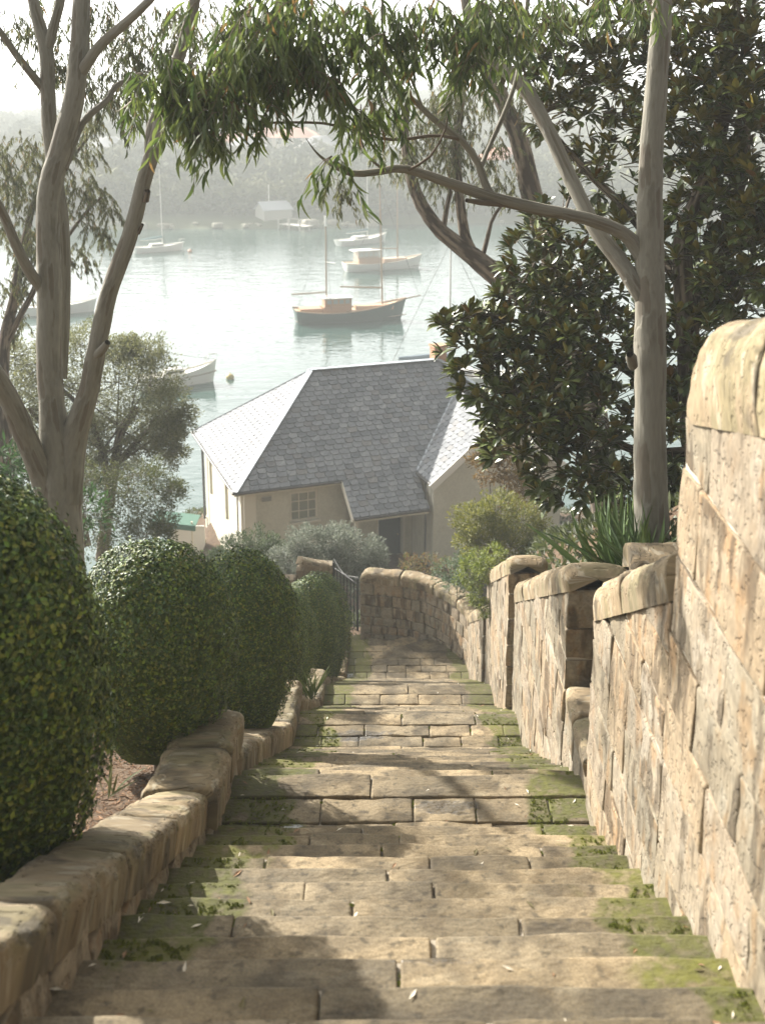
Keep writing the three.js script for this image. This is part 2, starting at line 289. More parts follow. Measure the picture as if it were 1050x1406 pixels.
function stairTex(h0, h1, w, hpx) {
  const at = (u, v) => [-2 + 4 * u, h0 + (h1 - h0) * v];
  const color = tex(w, hpx, (u, v) => {
    const [x, h] = at(u, v), a = 0.5 + 0.5 * fbm3(x * 1.3, h * 1.3, 1), b = 0.5 + 0.5 * fbm3(x * 6, h * 6, 5), c = LAT[((u * w | 0) * 7 + (v * hpx | 0) * 131) & 65535], s = 0.5 + 0.5 * fbm3(x * 16, h * 16, 9);
    let k = mix3([0.30, 0.255, 0.18], [0.60, 0.51, 0.375], sstep(a, 0.25, 0.75));
    k = mix3(k, [0.25, 0.20, 0.13], 0.75 * sstep(b, 0.5, 0.8)); k = mix3(k, [0.13, 0.11, 0.075], 0.7 * sstep(s, 0.6, 0.85)); k = mix3(k, [0.62, 0.56, 0.45], 0.5 * sstep(0.5 + 0.5 * fbm3(x * 4, h * 9, 15), 0.66, 0.85));
    k = mul3(k, (0.7 + 0.6 * c) * (0.72 + 0.5 * sstep(0.5 + 0.5 * fbm3(x * 2.5, h * 2.5, 30), 0.3, 0.6)));
    const m = mossAt(x, h); if (m > 0) k = mix3(k, mix3([0.11, 0.135, 0.022], [0.31, 0.345, 0.045], s), m * 0.88 * (0.6 + 0.4 * sstep(s, 0.3, 0.5)));
    return mul3(k, 1 - 0.5 * wetAt(x, h));
  }, { srgb: false, clampEdge: true });
  const rough = tex(w / 2, hpx / 2, (u, v) => { const [x, h] = at(u, v), g = lerp(0.88, 0.22, wetAt(x, h)); return [g, g, g]; }, { clampEdge: true });
  const bump = tex(w, hpx, grey((u, v) => { const [x, h] = at(u, v); return 0.5 + 0.26 * fbm3(x * 5, h * 8, 2) + 0.2 * fbm3(x * 22, h * 40, 6) + 0.12 * mossAt(x, h) * n3(x * 90, h * 90, 1); }), { clampEdge: true });
  return { h0, h1, mats: [[0.33, 0.30, 0.24], [0.245, 0.22, 0.17], [0.40, 0.36, 0.285], [0.285, 0.265, 0.22]].map((c) => mat(c, 1, { map: color, roughnessMap: rough, bumpMap: bump, bumpScale: 0.011 })) };
}
const stairNear = stairTex(1.5, 8.5, 768, 1344), stairFar = stairTex(8, 26, 384, 1728);
function paver(name, parent, x0, x1, h0, h1, drop, thick, seed, tilt = 0, r = 0.022) {
  const g = stoneBlock(x1 - x0, thick, h1 - h0, { r, amp: 0.014, seg: 0.10, freq: 4, seed }), p = g.attributes.position, uv = g.attributes.uv, set = (h0 + h1) / 2 < 8 ? stairNear : stairFar;
  g.rotateZ(tilt * 0.02).translate((x0 + x1) / 2, EYE - drop - thick / 2 + tilt * 0.006, -(h0 + h1) / 2);
  for (let i = 0; i < p.count; i++) uv.setXY(i, (p.getX(i) + 2) / 4, (-p.getZ(i) + (p.getY(i) - EYE + drop) * 0.7 - set.h0) / (set.h1 - set.h0));
  return mesh(name, g, set.mats[Math.floor(rngOf(seed * 17 + 3)() * 4)], parent);
}
const stairs = thing('stone_stairs', 'long worn sandstone stairs with mossy edges running down to the cottage', null, V(0, EYE - 1.66, -0.3), null, 'structure');
const joints = [];
{
  const bed = [];
  let seed = 1; const R = rngOf(11);
  function course(name, h0, h1, drop, thick, minW, maxW) {     // one row of stones across the path
    let x = xL(h0) - 0.12; const end = xR(h0) + 0.12, cuts = [x];
    while (x < end - minW) { x += lerp(minW, maxW, R()); cuts.push(x > end - minW * 0.6 ? end : x); if (x > end - minW * 0.6) break; }
    if (cuts[cuts.length - 1] < end) cuts.push(end);
    for (let i = 0; i < cuts.length - 1; i++) paver(name, stairs, cuts[i] + 0.002 + 0.005 * R(), cuts[i + 1] - 0.002 - 0.004 * R(), h0 + 0.004 + 0.008 * R(), h1 - 0.004, drop + 0.006 * (R() - 0.5), thick, seed++, R() - 0.5, lerp(0.010, 0.022, R()));
    for (let i = 1; i < cuts.length - 1; i++) joints.push([cuts[i], h0, h1, drop]);
    bed.push(boxG(end - cuts[0], 0.3, h1 - h0, (cuts[0] + end) / 2, EYE - drop - 0.16 - 0.022, -(h0 + h1) / 2));
  }
  function flight(h0, d0, h1, d1, risers) {                   // from the edge of the upper landing to the start of the lower one
    const T = (h1 - h0) / (risers - 1), rise = (d1 - d0) / risers;
    for (let k = 0; k < risers - 1; k++) course('tread_stone', h0 + k * T, h0 + (k + 1) * T + 0.03, d0 + (k + 1) * rise, rise + 0.02, 0.6, 1.7);
  }
  function landing(h0, h1, drop, rows, minW, maxW) { const cut = [h0]; for (let k = 1; k < rows; k++) cut.push(lerp(h0, h1, (k + (R() - 0.5) * 0.16) / rows)); cut.push(h1); for (let k = 0; k < rows; k++) course('paving_stone', cut[k], cut[k + 1], drop, 0.16, k === rows - 1 ? maxW * 1.1 : minW, k === rows - 1 ? maxW * 1.9 : maxW); }
  landing(-1.2, 0.3, 1.66, 3, 0.5, 1);
  flight(0.3, 1.66, 6.87, 5.18, 21);
  landing(6.87, 7.76, 5.18, 3, 0.42, 0.85);
  flight(7.76, 5.18, 11.26, 7.33, 13);
  landing(11.26, 12.27, 7.33, 4, 0.4, 0.8);
  flight(12.27, 7.33, 15.2, 9.13, 11);
  landing(15.2, 16.14, 9.13, 3, 0.4, 0.8);
  flight(16.14, 9.13, 21.75, 12.33, 19);
  landing(21.75, 23.6, 12.33, 6, 0.28, 0.7);
  // winders turning down to the gate
  for (let k = 0; k < 4; k++) for (let j = 0; j < 3; j++) {
    const g = stoneBlock(0.78, 0.2, 0.55, { r: 0.025, amp: 0.012, seed: 300 + k * 3 + j }), a = 0.55 - k * 0.05, p = g.attributes.position, uv = g.attributes.uv;
    g.rotateY(a).translate(1.0 - k * 0.5 - Math.cos(a) * 0 + (j - 1) * 0.79 * Math.cos(a), EYE - 12.33 - 0.1 - k * 0.13, -(23.62 + k * 0.36 + (j - 1) * 0.79 * -Math.sin(a) * -1));
    for (let i = 0; i < p.count; i++) uv.setXY(i, (p.getX(i) + 2) / 4, (-p.getZ(i) - 8) / 18);
    mesh('winder_stone', g, stairFar.mats[(k + j) % 4], stairs);
  }
  mesh('bedding', merge(bed), darkMortar, stairs);
}
{ // moss cushions, loose leaves
  const R = rngOf(21), list = [], up = V(0, 1, 0), tuft = [];
  for (let k = 0; k < 6; k++) { const a = k / 6 * 6.283, b = a + 0.9; tuft.push(Math.cos(a) * 0.5, 0, Math.sin(a) * 0.5, Math.cos(b) * 0.5, 0, Math.sin(b) * 0.5, Math.cos(a + 0.45) * 0.35, 0.75, Math.sin(a + 0.45) * 0.35); }
  const g = new THREE.BufferGeometry(); g.setAttribute('position', new THREE.Float32BufferAttribute(tuft, 3)); g.computeVertexNormals();
  const treadDrop = (h) => {                                  // surface of the stone at h
    const fl = [[0.3, 1.66, 6.87, 5.18, 21], [7.76, 5.18, 11.26, 7.33, 13], [12.27, 7.33, 15.2, 9.13, 11], [16.14, 9.13, 21.75, 12.33, 19]];
    for (const [h0, d0, h1, d1, n] of fl) if (h >= h0 && h < h1) { const T = (h1 - h0) / (n - 1), rise = (d1 - d0) / n; return d0 + (Math.floor((h - h0) / T) + 1) * rise; }
    return h < 0.3 ? 1.66 : h < 7.77 ? 5.18 : h < 12.28 ? 7.33 : h < 16.15 ? 9.13 : 12.33;
  };
  for (let k = 0; k < 260000 && list.length < 42000; k++) {
    const h = 2.6 + 10 * Math.pow(R(), 1.5), x = lerp(xL(h), xR(h), R()); if (mossAt(x, h) * (0.5 + 0.5 * n3(x * 20, h * 20, 2)) < 0.42 + 0.2 * R()) continue;
    const s = lerp(0.007, 0.017, R()), y = EYE - treadDrop(h) - 0.004, t = R();
    list.push([new THREE.Matrix4().compose(V(x, y, -h), new THREE.Quaternion().setFromAxisAngle(up, R() * 6), V(s, s * lerp(0.5, 1, R()), s)), lin(lerp(0.08, 0.24, t), lerp(0.11, 0.27, t), lerp(0.01, 0.025, t))]);
  }
  for (const [x, h0, h1, d] of joints) { if (h0 < 2.2 || h0 > 13 || R() < 0.4) continue; const n = 20 + 120 * R() * R(), a = R(), b = a + (1 - a) * R(); for (let k = 0; k < n; k++) { const s = lerp(0.006, 0.014, R()), t = R(); list.push([new THREE.Matrix4().compose(V(x + 0.014 * (R() + R() - 1), EYE - d - 0.012, -lerp(h0, h1, lerp(a, b, R()))), new THREE.Quaternion().setFromAxisAngle(up, R() * 6), V(s, s * lerp(0.7, 1.4, R()), s)), lin(lerp(0.10, 0.28, t), lerp(0.13, 0.32, t), lerp(0.012, 0.03, t))]); } }
  tag(inst('moss', g, mat([1, 1, 1], 1, { side: THREE.DoubleSide }), list, scene), 'bright green moss growing on the stair edges', null, null, 'stuff');
  const lf = new THREE.BufferGeometry(); lf.setAttribute('position', new THREE.Float32BufferAttribute([-0.5, 0, 0, 0, 0.06, 0.14, 0.5, 0, 0.02, -0.5, 0, 0, 0.5, 0, 0.02, 0, 0.05, -0.12], 3)); lf.computeVertexNormals();
  const fl = []; for (let k = 0; k < 420; k++) {
    const edge = R() < 0.6, h = 2.8 + 19 * Math.pow(R(), 1.6), side = R(), x = edge ? (side < 0.55 ? xL(h) + 0.75 * R() * R() : xR(h) - 0.6 * R() * R()) : lerp(xL(h), xR(h), R()), s = lerp(0.035, 0.10, R() * R()), t = R();
    fl.push([new THREE.Matrix4().compose(V(x, EYE - treadDrop(h) + 0.006, -h), new THREE.Quaternion().setFromEuler(new THREE.Euler((R() - 0.5) * 0.5, R() * 6.3, (R() - 0.5) * 0.5)), V(s, s, s)), t < 0.45 ? lin(0.62, 0.57, 0.46) : t < 0.8 ? lin(0.2, 0.11, 0.05) : lin(0.12, 0.1, 0.04)]);
  }
  tag(inst('fallen_leaves', lf, mat([1, 1, 1], 0.8, { side: THREE.DoubleSide }), fl, scene), 'dry leaves and twigs scattered over the stairs', null, null, 'stuff');
}

// ---------------------------------------------------------------- walls
console.log('walls');
let blockSeed = 1000;
// courses of blocks between h0 and h1 with their face on the path side; topDrop = top of the blocks
function wallRun(parent, h0, h1, topDrop, faceX, depth, mats, R, { course = [0.28, 0.4], len = [0.45, 0.95], bottom, slope = 0 } = {}) {
  let top = topDrop, row = 0; const line = (h) => topDrop + (h - h0) * slope;
  const floorAt = bottom ?? ((h) => baseDrop(h) + 0.25);
  const deepest = Math.max(floorAt(h0), floorAt(h1));
  while (top < deepest) {
    const ch = lerp(...course, R()); let a = h0 - (row % 2 ? 0 : 0), first = true;
    while (a < h1 - 0.02) {
      let L = lerp(...len, R()) * (first && row % 2 ? 0.6 : 1); first = false; if (h1 - a - L < 0.28) L = h1 - a;
      const m = a + L / 2;
      if (top < Math.max(floorAt(a), floorAt(a + L)) && top + ch > line(a) + 0.03) {
        const g = stoneBlock(depth, ch - 0.012, L - 0.012, { r: lerp(0.008, 0.018, R()), amp: 0.014, seg: 0.11, freq: 4.5, seed: blockSeed++ });
        g.rotateY(YAW).translate(faceX(m) + depth / 2 + 0.012 * (R() - 0.5), EYE - top - ch / 2, -m);
        if (slope) { const p = g.attributes.position; for (let i = 0; i < p.count; i++) p.setY(i, Math.min(p.getY(i), EYE - line(-p.getZ(i)) + 0.03)); smoothNormals(g); }
        mesh('wall_block', g, mats[Math.floor(R() * mats.length)], parent);
      }
      a += L;
    }
    top += ch; row++;
  }
  const core = new THREE.BoxGeometry(depth - 0.036, deepest - topDrop - 0.02, h1 - h0 - 0.05, 1, 1, 8).rotateY(YAW).translate(faceX((h0 + h1) / 2) + depth / 2, EYE - (deepest + topDrop) / 2, -(h0 + h1) / 2);
  if (slope) { const p = core.attributes.position; for (let i = 0; i < p.count; i++) p.setY(i, Math.min(p.getY(i), EYE - line(-p.getZ(i)))); core.computeVertexNormals(); }
  mesh('mortar_core', core, mortarMat, parent);
}
function copingRun(parent, h0, h1, drop, cx, W, H, R, { end = 0.3, start = 0.03, len = 0.85, slope = 0, dome = 0.6, mats = copingMats } = {}) {
  const n = Math.max(1, Math.round((h1 - h0) / len)), L = (h1 - h0) / n;
  for (let k = 0; k < n; k++) {
    const m = h0 + (k + 0.5) * L, g = copingStone(Math.hypot(L, L * slope) - 0.008, W, H * lerp(0.95, 1.05, R()), { seed: blockSeed++, amp: 0.016, end0: k === n - 1 ? end : 0.035, end1: k === 0 ? start : 0.035, dome });
    g.rotateX(-Math.atan(slope)).rotateY(YAW).translate(cx(m), EYE - drop - (m - h0) * slope, -m);
    mesh('coping_stone', g, mats[Math.floor(R() * mats.length)], parent);
  }
}
{
  const R = rngOf(31), W = 0.52;
  const wall = thing('stepped_stone_wall', 'tall sunlit sandstone wall stepping down beside the stairs with rounded coping', 'wall', V(xR(7) + 0.3, EYE - 5.2, -7));
  const fx = xR, cx = (h) => xR(h) + W / 2;
  const run = (h0, h1, d, slope, cH, len, o1 = {}, o2 = {}) => { wallRun(wall, h0, h1, d, fx, W, wallMats, R, { slope, ...o1 }); copingRun(wall, h0 - (o2.start > 0.1 ? 0.04 : 0), h1 + 0.02, d, cx, W + 0.05, cH, R, { slope, len, ...o2 }); };
  run(0.4, 5.2, 0.36, 0.24, 0.5, 1.2, { course: [0.36, 0.5], len: [0.6, 1.1] }, { end: 0.42, dome: 0.8 });
  run(5.21, 7.38, 2.48, 0.55, 0.28, 1.1, {}, { end: 0.24 });
  // low kerb across the recess
  wallRun(wall, 7.42, 8.62, 4.98, (h) => xR(h) + 0.02, 0.3, wallMats, R); copingRun(wall, 7.42, 8.62, 4.98, (h) => xR(h) + 0.16, 0.34, 0.16, R, { len: 0.7 });
  run(8.64, 12.85, 4.0, 0.5, 0.27, 1.05, {}, { start: 0.2, end: 0.2 });
  wallRun(wall, 12.87, 13.74, 6.95, (h) => xR(h) + 0.1, 0.4, wallMats, R);
  run(13.75, 17.5, 6.12, 0.5, 0.27, 1, {}, { start: 0.2 });
  wallRun(wall, 17.52, 18.18, 9.3, (h) => xR(h) + 0.1, 0.4, wallMats, R);
  run(18.2, 22.3, 8.96, 0.52, 0.26, 1, {}, { start: 0.2 });
  // return walls that hold the terraces, facing the top of the stairs
  const ret = thing('terrace_wall', 'dark sandstone terrace wall running off the stairs below the pale gum trunk', 'wall', V(3.2, EYE - 4.9, -8.9));
  for (const [h, x0, x1, top, bot] of [[8.64, xR(8.64) + W + 0.01, 5.4, 3.98, 5.3]]) {
    let t = top; while (t < bot) { const ch = lerp(0.28, 0.36, R()); let x = x0; while (x < x1) { const L = Math.min(lerp(0.5, 0.9, R()), x1 - x + 0.02); mesh('wall_block', stoneBlock(L - 0.012, ch - 0.012, 0.44, { r: 0.02, amp: 0.014, seg: 0.12, seed: blockSeed++ }).translate(x + L / 2, EYE - t - ch / 2, -(h + 0.22)), wallMats[Math.floor(R() * 5)], ret); x += L; } t += ch; }
    for (let x = x0 + 0.02; x < x1; x += 0.92) mesh('coping_stone', copingStone(0.9, 0.5, 0.27, { seed: blockSeed++, amp: 0.016 }).rotateY(Math.PI / 2).translate(x + 0.46, EYE - top, -(h + 0.2)), copingMats[Math.floor(R() * 3)], ret);
  }
}
{ // curved wall round the foot of the stairs
  const R = rngOf(41), wall = thing('curved_stone_wall', 'weathered dark sandstone wall curving round the foot of the stairs', 'wall', V(0.6, EYE - 12.4, -24.8));
  const plan = new THREE.CatmullRomCurve3([V(1.93, 0, -22.3), V(1.86, 0, -22.9), V(1.36, 0, -23.95), V(0.66, 0, -24.62), V(-0.55, 0, -24.95)], false, 'centripetal'), L = plan.getLength(), top = 11.16;
  const place = (g, s, y) => { const t = s / L, p = plan.getPointAt(clamp(t, 0, 1)), T = plan.getTangentAt(clamp(t, 0, 1)); return g.rotateY(Math.atan2(-T.z, T.x)).translate(p.x + T.z * -0.21, y, p.z + T.x * 0.21 * -1 * -1 - T.x * 0.42); };
  for (let t = top, row = 0; t < 13.3; row++) {
    const ch = lerp(0.17, 0.33, R()); let s = 0, first = true;
    while (s < L - 0.02) { let l = lerp(0.24, 0.74, R()) * (first && row % 2 ? 0.6 : 1); first = false; if (L - s - l < 0.22) l = L - s; mesh('wall_block', place(stoneBlock(l - 0.01, ch - 0.01, 0.4, { r: 0.018, amp: 0.014, seg: 0.12, seed: blockSeed++ }), s + l / 2, EYE - t - ch / 2), wallMats[Math.floor(R() * 5)], wall); s += l; }
    t += ch;
  }
  const n = 4; for (let k = 0; k < n; k++) { // bent coping
    const l = L / n, g = copingStone(l - 0.006, 0.48, 0.27, { seed: blockSeed++, amp: 0.015, end0: k === n - 1 ? 0.2 : 0.03, end1: 0.03 }), p = g.attributes.position;
    for (let i = 0; i < p.count; i++) { const t = clamp(((k + 0.5) * l - p.getZ(i)) / L, 0, 1), c = plan.getPointAt(t), T = plan.getTangentAt(t), off = p.getX(i); p.setXYZ(i, c.x - T.z * (off - 0.0) + T.z * -0.2 * 1, EYE - top + p.getY(i), c.z + T.x * (off - 0.2) ); }
    smoothNormals(g); mesh('coping_stone', g, copingMats[Math.floor(R() * 3)], wall);
  }
  // the wall on the other side of the gate
  const post = thing('gate_wall', 'short stone wall with sloping rounded coping beside the iron gate', 'wall', V(-2.2, EYE - 13.2, -26.4));
  for (let t = 11.45, row = 0; t < 13.9; row++) { const ch = lerp(0.24, 0.3, R()); for (let x = -1.28, l; x > -4.2; x -= l) { l = lerp(0.4, 0.6, R()); mesh('wall_block', stoneBlock(l - 0.01, ch - 0.01, 0.36, { r: 0.02, amp: 0.014, seed: blockSeed++ }).translate(x - l / 2, EYE - t - ch / 2 - Math.max(0, 0.35 * (-1.5 - x) - 0.0) * (row < 1 ? 1 : 1), -26.4 - (x + 1.28) * 0.35), wallMats[Math.floor(R() * 5)], post); } t += ch; }
  for (let k = 0; k < 3; k++) mesh('coping_stone', copingStone(0.95, 0.44, 0.27, { seed: blockSeed++, end0: 0.05, end1: k === 0 ? 0.2 : 0.03 }).rotateX(0.33).rotateY(Math.PI / 2 + 0.34).translate(-1.75 - k * 0.86, EYE - 11.6 - k * 0.31, -26.25 + k * 0.31), copingMats[k], post);
  // iron gate
  const gate = thing('iron_gate', 'narrow black iron bar gate between the curved wall and the short wall', 'gate', V(-0.9, EYE - 13.0, -25.6));
  const iron = mat([0.02, 0.02, 0.022], 0.5, { metalness: 0.6 }), a = V(-0.62, 0, -25.2), b = V(-1.25, 0, -26.2);
  for (let k = 0; k <= 7; k++) { const p = a.clone().lerp(b, k / 7); mesh('bar', cyl(V(p.x, EYE - 12.75, p.z), V(p.x, EYE - 11.42 + (k === 0 || k === 7 ? 0.06 : 0), p.z), k === 0 || k === 7 ? 0.025 : 0.012), iron, gate); }
  for (const y of [12.65, 11.5]) mesh('rail', cyl(V(a.x, EYE - y, a.z), V(b.x, EYE - y, b.z), 0.018), iron, gate);
  mesh('chain', limb([V(-0.6, EYE - 11.3, -25.15), V(-0.95, EYE - 11.42, -25.6), V(-1.25, EYE - 11.26, -26.2)], [0.008, 0.008, 0.008], { rs: 5, amp: 0.3, rough: 30 }), mat([0.15, 0.15, 0.15], 0.6, { metalness: 0.8 }), gate);
}
{ // low wall along the planting bed
  const R = rngOf(51), wall = thing('low_stone_kerb', 'low mossy stone kerb wall with heavy coping along the clipped hedges', 'wall', V(xL(7) - 0.2, EYE - 5.2, -7));
  const kerbMats = [[0.36, 0.33, 0.265], [0.29, 0.265, 0.215], [0.40, 0.36, 0.29]].map((c) => mat(c, 0.92, { map: copingMap, bumpMap: stoneBump, bumpScale: 0.05 }));
  const cx = (h) => xL(h) - 0.2, face = (h) => xL(h) - 0.38;
  const seg = (h0, h1, d0, slope, n, H = 0.24, W = 0.42, opts = {}) => {
    const L = (h1 - h0) / n;
    for (let k = 0; k < n; k++) {
      const m = h0 + (k + 0.5) * L, len = Math.hypot(L, L * slope), last = k === n - 1;
      mesh('coping_stone', copingStone(len - 0.008, W * lerp(0.97, 1.05, R()), H, { seed: blockSeed++, amp: 0.02, end0: last ? opts.end ?? 0.06 : 0.05, end1: 0.05, dome: 0.42, sq: 0.36 }).rotateX(-Math.atan(slope)).rotateY(YAW).translate(cx(m) + 0.012 * (R() - 0.5), EYE - d0 - (m - h0) * slope - H, -m), (opts.mats ?? kerbMats)[Math.floor(R() * 3)], wall);
      // the stones below
      for (const half of [0, 1]) { const a = h0 + (k + half * 0.5) * L, ll = L / 2, mm = a + ll / 2, top = d0 + (mm - h0) * slope + H - 0.02, bot = baseDrop(mm) + 0.28; if (bot - top > 0.08) mesh('wall_block', stoneBlock(0.36, bot - top, ll - 0.012, { r: 0.03, amp: 0.02, seg: 0.1, seed: blockSeed++ }).rotateY(YAW).translate(face(mm) + 0.19, EYE - (top + bot) / 2, -mm), wallMats[Math.floor(R() * 5)], wall); }
    }
  };
  seg(0.6, 6.55, 1.42, 0.525, 6);
  seg(6.57, 7.9, 4.52, 0.12, 2, 0.3, 0.5, { end: 0.05 });
  seg(7.91, 11.5, 5.08, 0.54, 4, 0.26);
  seg(11.5, 12.6, 7.02, 0.03, 1, 0.28, 0.46);
  seg(12.6, 15.4, 7.3, 0.6, 3, 0.26);
  seg(15.4, 16.4, 8.95, 0.03, 1, 0.28, 0.46);
  seg(16.4, 21.9, 9.15, 0.56, 6, 0.26);
  seg(21.9, 23.8, 12.1, 0.05, 2, 0.26);
}

// ---------------------------------------------------------------- the cottage
console.log('house');
{
  const A = THREE.MathUtils.degToRad(20), C = atD(322, 677, 44), He = 4.2, TP = 0.8, gy = C.y - He;
  const house = thing('cottage', 'rendered cottage with hipped grey slate roof below the stairs', 'house', V(C.x, gy, C.z)); house.rotation.y = A;
  const add = (n, g, m, parent = house) => { const o = new THREE.Mesh(g, m); o.name = n; o.castShadow = o.receiveShadow = true; parent.add(o); return o; };
  const plaster = tex(256, 256, (u, v) => { const a = tfbm(u, v, 4, 3, 5, 120), b = tfbm(u, v, 60, 60, 2, 125); return mul3(mix3([0.70, 0.67, 0.60], [0.84, 0.81, 0.75], a), 0.88 + 0.2 * b); }, { srgb: true, repeat: [0.3, 0.3] });
  const wallM = mat([0.76, 0.755, 0.68], 0.9, { map: plaster }), trim = mat([0.66, 0.62, 0.52], 0.7), dark = mat([0.03, 0.03, 0.03], 0.5), gutterM = mat([0.07, 0.065, 0.06], 0.5), lead = mat([0.40, 0.44, 0.48], 0.55, { metalness: 0.3 });
  const glass = new THREE.MeshPhysicalMaterial({ color: 0xffffff, roughness: 0.05, transmission: 1, thickness: 0 });
  const slateMap = tex(256, 256, (u, v) => { const a = tfbm(u, v, 6, 6, 5, 130), b = tfbm(u, v, 50, 20, 3, 134); return mul3(mix3([0.55, 0.57, 0.60], [0.92, 0.92, 0.92], a), 0.7 + 0.5 * b); }, { srgb: true });
  const slateBump = tex(256, 256, grey((u, v) => tfbm(u, v, 10, 30, 4, 138)));
  const slateM = [[0.30, 0.31, 0.325], [0.235, 0.245, 0.26], [0.36, 0.365, 0.375], [0.27, 0.265, 0.265], [0.31, 0.30, 0.29]].map((c) => mat(c, 0.8, { map: slateMap, bumpMap: slateBump, bumpScale: 0.01 }));
  // local point from a (along the front), b (back), y
  const P = (a, b, y) => V(a, y, -b), front = (a, b) => P(a, b, He + TP * b), hip = (b, a) => P(a, b, He + TP * a), wing = (b, q) => P(7.9 + q, b, He + TP * q);
  const clip = (poly, region) => {                             // keep poly inside a convex region (counter-clockwise)
    let out = poly;
    for (let i = 0; i < region.length && out.length; i++) {
      const [ax, ay] = region[i], [bx, by] = region[(i + 1) % region.length], side = (p) => (bx - ax) * (p[1] - ay) - (by - ay) * (p[0] - ax), inp = out; out = [];
      for (let k = 0; k < inp.length; k++) { const p = inp[k], q = inp[(k + 1) % inp.length], sp = side(p), sq = side(q); if (sp >= 0) out.push(p); if (sp * sq < 0) { const t = sp / (sp - sq); out.push([lerp(p[0], q[0], t), lerp(p[1], q[1], t)]); } }
    }
    return out;
  };
  const R = rngOf(61), jobs = [];
  function slates(region, place, rank) {
    const ys = region.map((p) => p[1]), y0 = Math.min(...ys), y1 = Math.max(...ys), x0 = Math.min(...region.map((p) => p[0])), x1 = Math.max(...region.map((p) => p[0])), g = 0.205;
    for (let r = 0, y = y0 - 0.03; y < y1; y += g, r++) {
      let x = x0 - R() * 0.4;
      while (x < x1) {
        const w = lerp(0.36, 0.47, R()), ch = 0.05 + 0.03 * R(), dy = (R() - 0.5) * 0.018;
        const poly = clip([[x + ch, y + dy], [x + w - ch, y + dy], [x + w - 0.008, y + ch + dy], [x + w - 0.008, y + g * 1.25], [x + 0.008, y + g * 1.25], [x + 0.008, y + ch + dy]], region);
        x += w; if (poly.length < 3) continue;
        let area = 0; for (let k = 0; k < poly.length; k++) { const p = poly[k], q = poly[(k + 1) % poly.length]; area += p[0] * q[1] - p[1] * q[0]; } if (area < 0.01) continue;
        const o = place(poly[0][0], poly[0][1]), n = place(1, 0).sub(place(0, 0)).cross(place(0, 1).sub(place(0, 0))).normalize(); if (n.y < 0) n.negate();
        const lift = (p) => 0.012 + 0.034 * clamp(1 - (p[1] - y) / (g * 1.25), 0, 1) + 0.004 * R();
        const top = poly.map((p) => place(p[0], p[1]).addScaledVector(n, lift(p))), bot = poly.map((p) => place(p[0], p[1]).addScaledVector(n, -0.004));
        const pos = [], uv = [], tri = (a, b, c) => { const fn = b.clone().sub(a).cross(c.clone().sub(a)); pos.push(a.x, a.y, a.z, b.x, b.y, b.z, c.x, c.y, c.z); };
        const ou = R() * 5; const flip = top[1].clone().sub(top[0]).cross(top[2].clone().sub(top[0])).dot(n) < 0;
        for (let k = 1; k < top.length - 1; k++) flip ? tri(top[0], top[k + 1], top[k]) : tri(top[0], top[k], top[k + 1]);
        for (let k = 0; k < top.length; k++) { const l = (k + 1) % top.length; if (flip) { tri(top[k], top[l], bot[k]); tri(top[l], bot[l], bot[k]); } else { tri(top[l], top[k], bot[k]); tri(bot[l], top[l], bot[k]); } }
        for (let k = 0; k < pos.length; k += 3) uv.push((pos[k] + pos[k + 2]) * 0.7 + ou, pos[k + 1] * 0.9 + ou);
        const geo = new THREE.BufferGeometry(); geo.setAttribute('position', new THREE.Float32BufferAttribute(pos, 3)); geo.setAttribute('uv', new THREE.Float32BufferAttribute(uv, 2)); geo.computeVertexNormals();
        jobs.push([rank * area, geo, Math.floor(R() * R() * 5)]);
      }
    }
  }
  slates([[0, 0], [7.9, 0], [11.1, 3.2], [10.8, 4.6], [4.6, 4.6]], front, 1);
  slates([[4.55, -1.45], [7.9, -1.45], [7.9, 0], [4.55, 0]], front, 1.1);
  slates([[0, 0], [9.2, 0], [4.6, 4.6]], hip, 0.6);
  slates([[-1.7, 0], [0, 0], [3.2, 3.2], [-1.7, 3.2]], wing, 0.55);
  const roof = new THREE.Group(); roof.name = 'roof'; house.add(roof);
  jobs.sort((a, b) => b[0] - a[0]);
  jobs.slice(0, 300).forEach(([, g, m]) => add('slate', g, slateM[m], roof));
  const rest = slateM.map((_, k) => jobs.slice(300).filter((j) => j[2] === k).map((j) => j[1]));
  rest.forEach((list, k) => { if (list.length) add('slates', merge(list), slateM[k], roof).userData.kind = 'stuff'; });
  // boarding under the slates, hidden slopes
  const face = (...pts) => { const pos = []; for (let k = 1; k < pts.length - 1; k++) for (const p of [pts[0], pts[k], pts[k + 1]]) pos.push(p.x, p.y, p.z); const g = new THREE.BufferGeometry(); g.setAttribute('position', new THREE.Float32BufferAttribute(pos, 3)); g.computeVertexNormals(); return g; };
  add('roof_boards', merge([face(front(0, 0), front(7.9, 0), front(11.1, 3.2), front(12, 3.2), front(10.8, 4.6), front(4.6, 4.6)), face(front(4.55, -1.45), front(7.9, -1.45), front(7.9, 0), front(4.55, 0)), face(hip(0, 0), hip(9.2, 0), hip(4.6, 4.6)),
    face(P(0, 9.2, He), P(15.4, 9.2, He), P(10.8, 4.6, He + 3.68), P(4.6, 4.6, He + 3.68)), face(P(15.4, 0, He), P(15.4, 9.2, He), P(10.8, 4.6, He + 3.68)), face(wing(-1.7, 0), wing(0, 0), wing(3.2, 3.2), wing(-1.7, 3.2)), face(P(14.3, -1.7, He), P(14.3, 0, He), P(11.1, 3.2, He + 2.56), P(11.1, -1.7, He + 2.56))]).translate(0, -0.02, 0), mat([0.12, 0.125, 0.13], 0.8, { side: THREE.DoubleSide }), roof);
